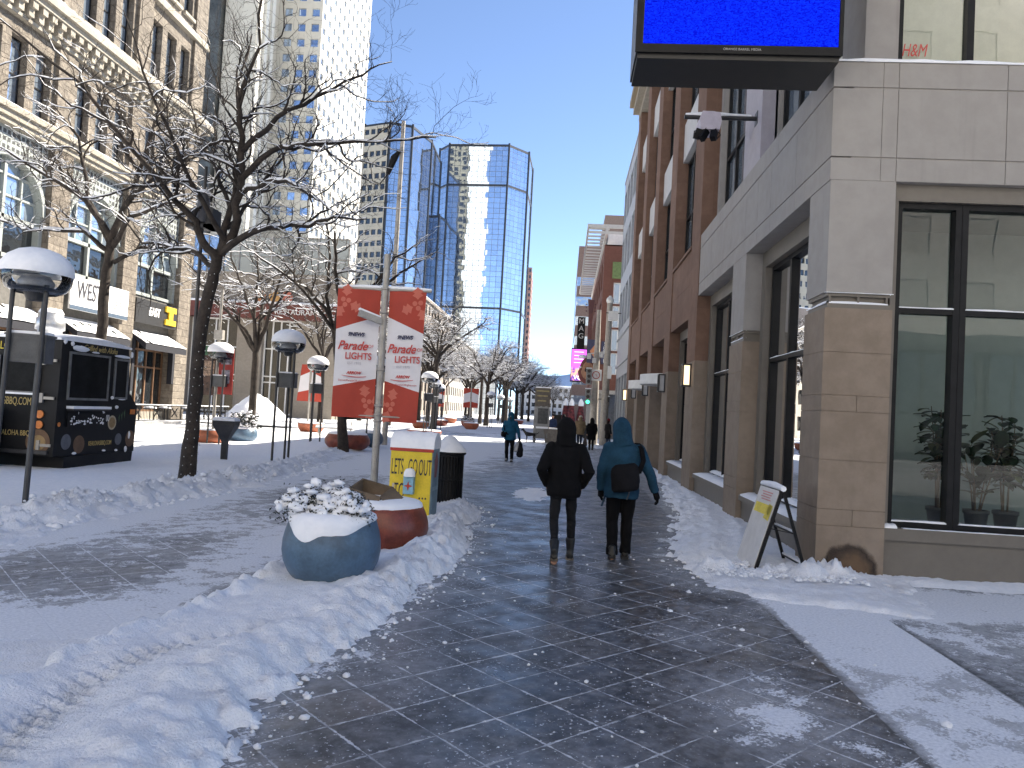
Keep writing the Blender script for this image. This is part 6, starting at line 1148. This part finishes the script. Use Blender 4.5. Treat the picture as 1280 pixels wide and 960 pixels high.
# ---------------- people ----------------
SKIN=M('skin',(.36,.20,.14),.6,var=.08)
CLT=bpy.data.textures.new('cloth_folds','CLOUDS'); CLT.noise_scale=.16; CLT.noise_depth=2
def loft(mb,secs,n=20):
    """horizontal ellipse sections: (x,y,z,rx,ry)"""
    vs=[]
    for x,y,z,rx,ry in secs:
        for k in range(n): a=2*PI*k/n; vs.append((x+rx*math.cos(a),y+ry*math.sin(a),z))
    m=len(secs); mb.add(vs,[(i*n+k,i*n+(k+1)%n,(i+1)*n+(k+1)%n,(i+1)*n+k) for i in range(m-1) for k in range(n)]+[tuple(range(n))[::-1],tuple(range((m-1)*n,m*n))],True)
def skinned(mb,name,mat,parent,vox=.014,smooth=5,fold=0.):
    """fuse the lofted pieces into one continuous surface"""
    o=mb.build(name,mat,parent)
    r=o.modifiers.new('r','REMESH'); r.mode='VOXEL'; r.voxel_size=vox; r.use_smooth_shade=True
    s=o.modifiers.new('s','SMOOTH'); s.factor=.6; s.iterations=smooth
    if fold: d=o.modifiers.new('d','DISPLACE'); d.texture=CLT; d.strength=fold; d.mid_level=.5; d.texture_coords='LOCAL'
    dg=bpy.context.evaluated_depsgraph_get(); me=bpy.data.meshes.new_from_object(o.evaluated_get(dg)); old_=o.data; o.modifiers.clear(); o.data=me; me.name=name; bpy.data.meshes.remove(old_)
    me.polygons.foreach_set('use_smooth',[True]*len(me.polygons)); return o
def limb3(mb,a,b,c,ra,rb,rc,n=12):
    a,b,c=map(Vector,(a,b,c)); P=[a,a.lerp(b,.5),b,b.lerp(c,.35),b.lerp(c,.7),c]; mb.tube(P,[ra,(ra+rb)/2*1.03,rb,(rb*.6+rc*.4)*1.08,(rb*.35+rc*.65),rc],n)
def hand(mb,w,d,side,curl=.9,s=1.,fat=1.):
    """palm, four unequal bent fingers and a thumb, hanging from the wrist w along d"""
    w=Vector(w); d=Vector(d).normalized(); ac=Vector((0,1,0)); ac=(ac-d*ac.dot(d)).normalized(); inw=d.cross(ac).normalized()*(-side if d.cross(ac).x*side>0 else side); inw=Vector((-side,0,0)); inw=(inw-d*inw.dot(d)).normalized()
    pal=w+d*.085*s; mb.tube([w-d*.02,w+d*.03*s,pal],[.03*s,.036*s,.036*s],10); mb.ell(tuple(w+d*.055*s),(.028*s,.042*s,.05*s),10,8)
    for k,(o,L) in enumerate(((-.03,.070),(-.010,.080),(.011,.075),(.031,.058))):
        b=pal+ac*(-o)*s; a1=d*math.cos(curl*.35)+inw*math.sin(curl*.35); a2=d*math.cos(curl*.95)+inw*math.sin(curl*.95); a3=d*math.cos(curl*1.5)+inw*math.sin(curl*1.5); r=.0105*s*fat
        p1=b+a1*L*.45*s; p2=p1+a2*L*.32*s; p3=p2+a3*L*.25*s; mb.tube([b-d*.03*s,b,p1,p2,p3],[r,r*1.02,r*.98,r*.9,r*.7],7)
    tb=w+d*.03*s+ac*.035*s; td=(d*.62+ac*.65+inw*.4).normalized(); mb.tube([w+d*.015*s,tb,tb+td*.032*s,tb+(td*.05+d*.02)*s],[.014*s,.013*s*fat,.011*s*fat,.009*s*fat],7)
def person(label,loc,rz,P,group=None):
    """P: pose and clothing; local frame faces +Y"""
    t=thing('person',label,'person',loc,rz,group); H=P.get('H',1.75)/1.75; t.scale=(H,H,H); vx=P.get('vox',.014)
    hips=[(-.09,0,.90),(.09,0,.90)]; ft=P['feet']; kn=P['knees']; sh=[(-.185,-.01,1.40),(.185,-.01,1.40)]; el=P['elbows']; wr=P['wrists']; wd=P.get('bulk',1.)
    lean=P.get('lean',0.)
    # body: one continuous surface under the clothes
    b=MB(); loft(b,[(0,0,.84,.12,.085),(0,0,.95,.13,.09),(0,0,1.08,.125,.09),(0,lean*.5,1.25,.145,.10),(0,lean,1.38,.15,.085),(0,lean,1.45,.07,.065)])
    hx,hy=P.get('head',(0,.02)); hz=1.635
    b.tube([(0,lean,1.40),(hx*.5,lean*.7+hy*.5,1.48),(hx,hy,1.56)],[.06,.055,.055],12); b.ell((hx,hy,hz),(.075,.092,.112),16,12); b.ell((hx,hy+.03,hz-.07),(.052,.055,.05),12,8)
    b.ell((hx,hy+.098,hz-.012),(.013,.02,.024),8,6); b.ell((hx-.078,hy-.005,hz-.01),(.012,.02,.03),8,6); b.ell((hx+.078,hy-.005,hz-.01),(.012,.02,.03),8,6); b.ell((hx,hy+.085,hz+.03),(.05,.012,.012),8,6)
    for i in(0,1):
        limb3(b,hips[i],kn[i],(ft[i][0],ft[i][1],ft[i][2]+.08),.06,.043,.030); b.tube([(ft[i][0],ft[i][1]-.05,ft[i][2]+.045),(ft[i][0],ft[i][1]+.14,ft[i][2]+.035)],[.042,.035],10)
        limb3(b,sh[i],el[i],wr[i],.05,.04,.028)
        d=Vector(wr[i])-Vector(el[i]); hand(b,wr[i],d,-1 if i==0 else 1,P.get('curl',.9),.72 if P.get('glove') else .95)
    skinned(b,'body',SKIN,t,max(.009,vx*.75),2)
    if P.get('face'):
        q=MB(); 
        for s_ in(-1,1): q.ell((hx+s_*.031,hy+.083,hz+.012),(.013,.008,.007),8,6)
        q.build('eyes',M('eye_dark',(.03,.025,.02),.3),t); q=MB(); q.ell((hx,hy+.088,hz-.058),(.025,.008,.007),8,6); q.ell((hx,hy+.075,hz-.085),(.045,.02,.03),10,8); q.build('beard',M('beard',(.05,.035,.025),.9),t)
    # trousers
    q=MB(); lw=P.get('leg',1.)
    loft(q,[(0,0,.78,.165,.12),(0,0,.9,.165,.125),(0,0,1.0,.155,.115)])
    for i in(0,1):
        k=Vector(kn[i]); a=Vector((ft[i][0],ft[i][1],ft[i][2]+P.get('hemz',.06))); h=Vector(hips[i])-Vector((0,0,.02))
        q.tube([h,h.lerp(k,.5),k,k.lerp(a,.3),k.lerp(a,.7),k.lerp(a,.93),a],[.095*lw,.088*lw,.070*lw,.070*lw,.062*lw,.062*lw*P.get('flare',1.),.056*lw*P.get('flare',1.)],12)
    skinned(q,'trousers',P['trm'],t,vx,4,.022)
    # footwear
    for i in(0,1):
        x,y,z=ft[i]; q=MB(); pt=P.get('pitch',(0,0))[i]; c,s_=math.cos(pt),math.sin(pt)
        f=lambda yy,zz:(x,y+(yy+.07)*c-(zz)*s_-.07,z+(yy+.07*0)*s_*-1*0+zz*c-(yy-.17)*s_)
        loft_pts=[f(-.075,.06),f(0,.06),f(.09,.05),f(.165,.042)]; q.tube(loft_pts,[.042,.05,.046,.034],10); q.tube([f(-.03,.06),f(-.02,.13),(x+(kn[i][0]-x)*.25,y+(kn[i][1]-y)*.25,z+P.get('boot',.16))],[.045,.048,.052*P.get('bootw',1.)],10)
        skinned(q,'boot',P['btm'],t,.011,2)
        q=MB(); vs=[]; out=[(-.046,-.085),(.046,-.085),(.05,0),(.048,.10),(.03,.19),(-.03,.19),(-.048,.10),(-.05,0)]
        vs=[(f(b_,0)[0]+a_,)+f(b_,-.002)[1:] for a_,b_ in out]+[(f(b_,0)[0]+a_,)+f(b_,.03)[1:] for a_,b_ in out]; q.add(vs,[tuple(range(8))[::-1],tuple(range(8,16))]+[(k,(k+1)%8,8+(k+1)%8,8+k) for k in range(8)],False); q.build('sole',P['slm'],t)
    # coat with sleeves and hood
    q=MB(); hem=P.get('hem',.80); fl=P.get('coatflare',1.)
    loft(q,[(0,0,hem,.205*wd*fl,.155*wd*fl),(0,-.005,hem+.04,.212*wd*fl,.16*wd*fl),(0,-.005,1.0,.205*wd,.15*wd),(0,lean*.3-.01,1.14,.208*wd,.15*wd),(0,lean*.6-.01,1.28,.222*wd,.15*wd),(0,lean-.01,1.37,.215*wd,.13*wd),(0,lean-.005,1.43,.16*wd,.11*wd),(0,lean,1.49,.095,.095)],24)
    for i in(0,1):
        s0=Vector(sh[i]); s0.x*=.96*wd; s0.z-=.01; limb3(q,s0,el[i],Vector(wr[i])+(Vector(el[i])-Vector(wr[i])).normalized()*.0,.085*wd,.066*wd,.05*wd,14); q.ell(tuple(s0),(.085*wd,.085*wd,.08),12,8)
    if P.get('hood'): 
        q.ell((hx,hy-.03,1.64),(.118,.135,.145),18,14); q.tube([(0,lean-.02,1.43),(hx*.6,lean*.5+hy*.5-.03,1.52),(hx,hy-.04,1.60)],[.13,.125,.115],16)
        if P['hood']==2: q.ell((hx,hy-.085,1.58),(.10,.09,.11),14,10)
    co_=skinned(q,'coat',P['com'],t,vx,4,P.get('fold',.028))
    if P.get('hood') and P.get('face'):   # dark opening of the hood framing the face
        pass
    if P.get('hatm'):
        q=MB(); q.lathe([(.088,1.66),(.094,1.69),(.09,1.75),(.06,1.79),(.001,1.805)],16,c=(hx,hy-.01,0)); q.build('hat',P['hatm'],t)
    if P.get('hairm'):
        q=MB(); q.ell((hx,hy-.025,1.64),(.092,.10,.12),14,10); q.ell((hx,hy-.07,1.52),(.08,.05,.12),12,8); skinned(q,'hair',P['hairm'],t,.014,2)
    if P.get('glove'):
        for i in(0,1):
            if P.get('pocket'): continue
            q=MB(); d=Vector(wr[i])-Vector(el[i]); hand(q,wr[i],d,-1 if i==0 else 1,P.get('curl',.9),1.12,1.22); q.tube([Vector(wr[i])-d.normalized()*.05,Vector(wr[i])],[.05*wd,.042],12); skinned(q,'glove',P['glove'],t,.008,2)
    return t
FAB=lambda n,c,s=60.,b=.25,v=.2:M(n,c,.9,var=v,scale=5,bump=b,bscale=s,spec=.15)
BLK=FAB('black_cloth',(.0045,.0045,.0055)); DJEAN=FAB('charcoal_denim',(.013,.0135,.016)); BBOOT=M('black_boot',(.012,.012,.012),.5); TSOLE=M('tan_sole',(.15,.125,.10),.8); DSOLE=M('dark_sole',(.02,.02,.02),.8); TEAL=FAB('teal_jacket',(.014,.050,.088)); BRBLUE=FAB('bright_blue_jacket',(.012,.085,.155)); KHAKI=FAB('khaki_parka',(.21,.155,.095)); MAROON=FAB('dark_red_wool',(.16,.015,.02)); FUR=M('pale_fur',(.40,.36,.30),.95,var=.3,scale=30)
m1=person('person in a black hooded jacket and charcoal jeans walking away, hands in pockets',(.045,9.5,0),R(2),dict(H=1.74,feet=[(-.085,-.22,.0),(.125,.20,.0)],knees=[(-.10,.02,.50),(.12,.16,.49)],pitch=(.25,-.05),elbows=[(-.285,-.10,1.12),(.305,-.10,1.12)],wrists=[(-.205,.06,.93),(.215,.06,.93)],pocket=True,com=BLK,trm=DJEAN,btm=BBOOT,slm=TSOLE,hood=2,hem=.80,leg=.80,hemz=.2,boot=.27,bootw=1.25,bulk=1.0,vox=.011))
m2=person('person in a teal hooded jacket and black trousers walking away with a black shoulder bag',(.78,9.9,0),R(-1),dict(H=1.77,feet=[(-.085,-.05,0),(.085,.10,0)],knees=[(-.095,.07,.49),(.09,.09,.49)],pitch=(.12,.02),elbows=[(-.26,-.03,1.10),(.33,-.05,1.12)],wrists=[(-.255,.04,.86),(.42,.0,.87)],com=TEAL,trm=BLK,btm=BBOOT,slm=DSOLE,hood=1,hem=.77,leg=1.08,flare=1.15,glove=BLK,bulk=1.03,vox=.011,head=(-.03,.02)))
q=MB(); loft(q,[(.02,-.2,.90,.15,.055),(.02,-.215,.93,.175,.075),(.03,-.215,1.02,.18,.08),(.03,-.20,1.12,.175,.07),(.04,-.19,1.2,.165,.045),(.05,-.17,1.24,.12,.02)]); bg_=skinned(q,'shoulder_bag',FAB('black_nylon',(.008,.008,.01)),m2,.012,3,.02); bg_.rotation_euler=(0,R(-9),0); bg_.location=(.16,0,-.02)
q=MB(); q.tube([(-.10,-.235,.98),(.02,-.245,1.0),(.16,-.23,1.03)],[.012]*3,8); q.tube([(.1,-.22,1.02),(.05,-.23,.86),(.02,-.22,.80)],[.008]*3,6); s_=q.build('bag_trim',M('bag_trim',(.03,.03,.033),.5),bg_)
q=MB()
for P_ in ([(.19,-.18,1.10),(.24,-.165,1.25),(.215,-.10,1.40),(.17,-.01,1.46),(.08,.13,1.40),(-.05,.17,1.2)],): 
    vs=[]
    for p in P_: p=Vector(p); vs+=[p+Vector((-.03,0,0)),p+Vector((.03,0,0)),p+Vector((.03,-.015,.012)),p+Vector((-.03,-.015,.012))]
    q.add(vs,[(4*i+k,4*i+(k+1)%4,4*i+4+(k+1)%4,4*i+4+k) for i in range(len(P_)-1) for k in range(4)],True)
q.build('bag_strap',BLK,m2)
um=thing('wrist_strap_phone','small dark blue item held in the left glove of the teal jacket','phone',(.54,9.97,.66)); q=MB(); q.box(-.012,.012,-.035,.035,0,.17); q.build('case',M('navy_case',(.02,.05,.09),.4),um); um.rotation_euler=(R(12),R(16),0); q=MB(); q.tube([(0,0,.16),(.02,0,.20)],.006,6); q.build('strap',BLK,um); um.name='phone'
m3=person('person in a bright blue hooded jacket walking towards us with a bag in hand',(-1.9,27.8,0),R(178),dict(H=1.76,feet=[(-.10,.10,0),(.10,-.08,0)],knees=[(-.10,.12,.49),(.10,.06,.49)],pitch=(-.05,.15),elbows=[(-.28,.0,1.12),(.27,-.04,1.12)],wrists=[(-.34,.06,.86),(.16,.14,1.03)],com=BRBLUE,trm=BLK,btm=M('grey_shoe',(.25,.25,.26),.6),slm=DSOLE,hood=1,hem=.76,leg=1.0,face=True,glove=BLK,bulk=1.02,vox=.015,head=(0,.07)))
q=MB(); loft(q,[(.22,.14,.86,.07,.05),(.23,.13,.93,.10,.07),(.23,.12,1.03,.095,.06),(.21,.1,1.08,.06,.03)],14); q.tube([(.2,.12,1.05),(.22,.06,1.25),(.13,-.0,1.45)],.022,8); skinned(q,'side_bag',BLK,m3,.014,3)
cbg=thing('carrier_bag','white and black carrier bag hanging from the hand of the walking blue jacket','bag',(-1.52,27.74,.12)); q=MB(); loft(q,[(0,0,.05,.07,.09),(0,0,.12,.12,.14),(.0,0,.35,.12,.12),(0,0,.52,.08,.07),(-.02,0,.66,.025,.02)],14); skinned(q,'bag',FAB('black_plastic',(.015,.015,.018)),cbg,.015,3,.03); q=MB(); loft(q,[(-.12,0,.22,.07,.08),(-.12,0,.3,.11,.11),(-.10,0,.48,.09,.08),(-.03,0,.68,.02,.02)],14); skinned(q,'white_bag',FAB('grey_plastic',(.40,.40,.42)),cbg,.015,3,.03)
STAND=dict(feet=[(-.09,-.05,0),(.09,.10,0)],knees=[(-.09,.04,.49),(.09,.08,.49)],elbows=[(-.25,-.02,1.12),(.25,-.02,1.12)],wrists=[(-.24,.08,.88),(.24,.08,.88)],vox=.018)
m4=person('person in a long black coat and tall boots walking away with a low bag',(1.5,40.6,0),R(4),dict(STAND,H=1.68,com=BLK,trm=BLK,btm=FAB('dark_grey_boot',(.03,.028,.028)),slm=DSOLE,hood=2,hem=.56,coatflare=1.02,boot=.36,bootw=1.3,bulk=1.08))
hb=thing('hand_bag','small dark bag hanging low beside the long black coat','bag',(1.17,40.5,.1)); q=MB(); loft(q,[(0,0,.1,.1,.07),(0,0,.25,.13,.09),(0,0,.4,.09,.05),(0.02,0,.62,.02,.02)],12); skinned(q,'bag',FAB('grey_bag',(.07,.06,.06)),hb,.018,2)
m5=person('person in a khaki parka with pale fur collar standing at the crossing',(.98,45,0),R(10),dict(STAND,H=1.76,com=KHAKI,trm=FAB('dark_jeans',(.02,.025,.04)),btm=BBOOT,slm=DSOLE,hood=1,hem=.68,bulk=1.18)); q=MB(); 
for k in range(16): a=2*PI*k/16; q.ell((.13*math.cos(a),.0+.06*math.sin(a),1.55+.05*math.sin(a)),(.04,.045,.04),8,6,.3)
q.ell((0,-.03,1.70),(.12,.12,.09),10,8,.2); skinned(q,'fur_trim',FUR,m5,.016,1)
m6=person('person in a dark knee length coat and dark red hat, seen from the side',(2.55,44.2,0),R(-60),dict(STAND,H=1.66,com=FAB('dark_coat',(.014,.013,.013)),trm=FAB('blue_jeans',(.05,.07,.11)),btm=BBOOT,slm=DSOLE,hatm=MAROON,hairm=FAB('dark_hair',(.03,.015,.012)),hem=.58,bulk=1.02))
m7=person('person in dark clothes at the crossing, mostly hidden behind the black hooded head',(.0,47.5,0),R(20),dict(STAND,H=1.78,com=FAB('black_coat2',(.012,.012,.015)),trm=BLK,btm=BBOOT,slm=DSOLE,hood=1,hem=.72,bulk=1.08))
m8=person('person in navy clothes half hidden behind the grey information kiosk',(-.72,52,0),R(150),dict(STAND,H=1.74,com=FAB('navy_coat',(.015,.025,.06)),trm=BLK,btm=BBOOT,slm=DSOLE,hatm=BLK,hem=.74,bulk=1.0))
# black dog by the kiosk
dg_=thing('dog','black dog standing in the snow left of the information kiosk','dog',(-1.95,46.2,0),R(95)); q=MB()
q.tube([(0,-.30,.50),(0,-.12,.50),(0,.08,.49),(0,.22,.52),(0,.30,.55)],[.085,.10,.125,.13,.09],12)      # trunk, deep chest tapering to the belly
q.tube([(0,.28,.56),(0,.37,.66),(0,.43,.74)],[.085,.07,.065],10); q.ell((0,.46,.76),(.065,.085,.065),12,8); q.tube([(0,.50,.745),(0,.60,.72)],[.042,.03],8)
for s_ in(-1,1):
    q.tube([(s_*.05,.43,.81),(s_*.062,.42,.87)],[.028,.01],6)
    q.tube([(s_*.07,.22,.45),(s_*.075,.20,.30),(s_*.075,.22,.17),(s_*.075,.22,.03)],[.055,.038,.026,.024],8); q.ell((s_*.075,.245,.025),(.028,.045,.025),8,6)
    q.tube([(s_*.065,-.26,.46),(s_*.075,-.20,.34),(s_*.075,-.31,.19),(s_*.075,-.29,.03)],[.075,.055,.028,.024],8); q.ell((s_*.075,-.265,.025),(.028,.045,.025),8,6)
q.tube([(0,-.34,.53),(0,-.46,.58),(0,-.54,.70)],[.03,.024,.012],7); skinned(q,'body',M('black_fur',(.012,.011,.011),.8,var=.3,bump=.4,bscale=60),dg_,.014,3)
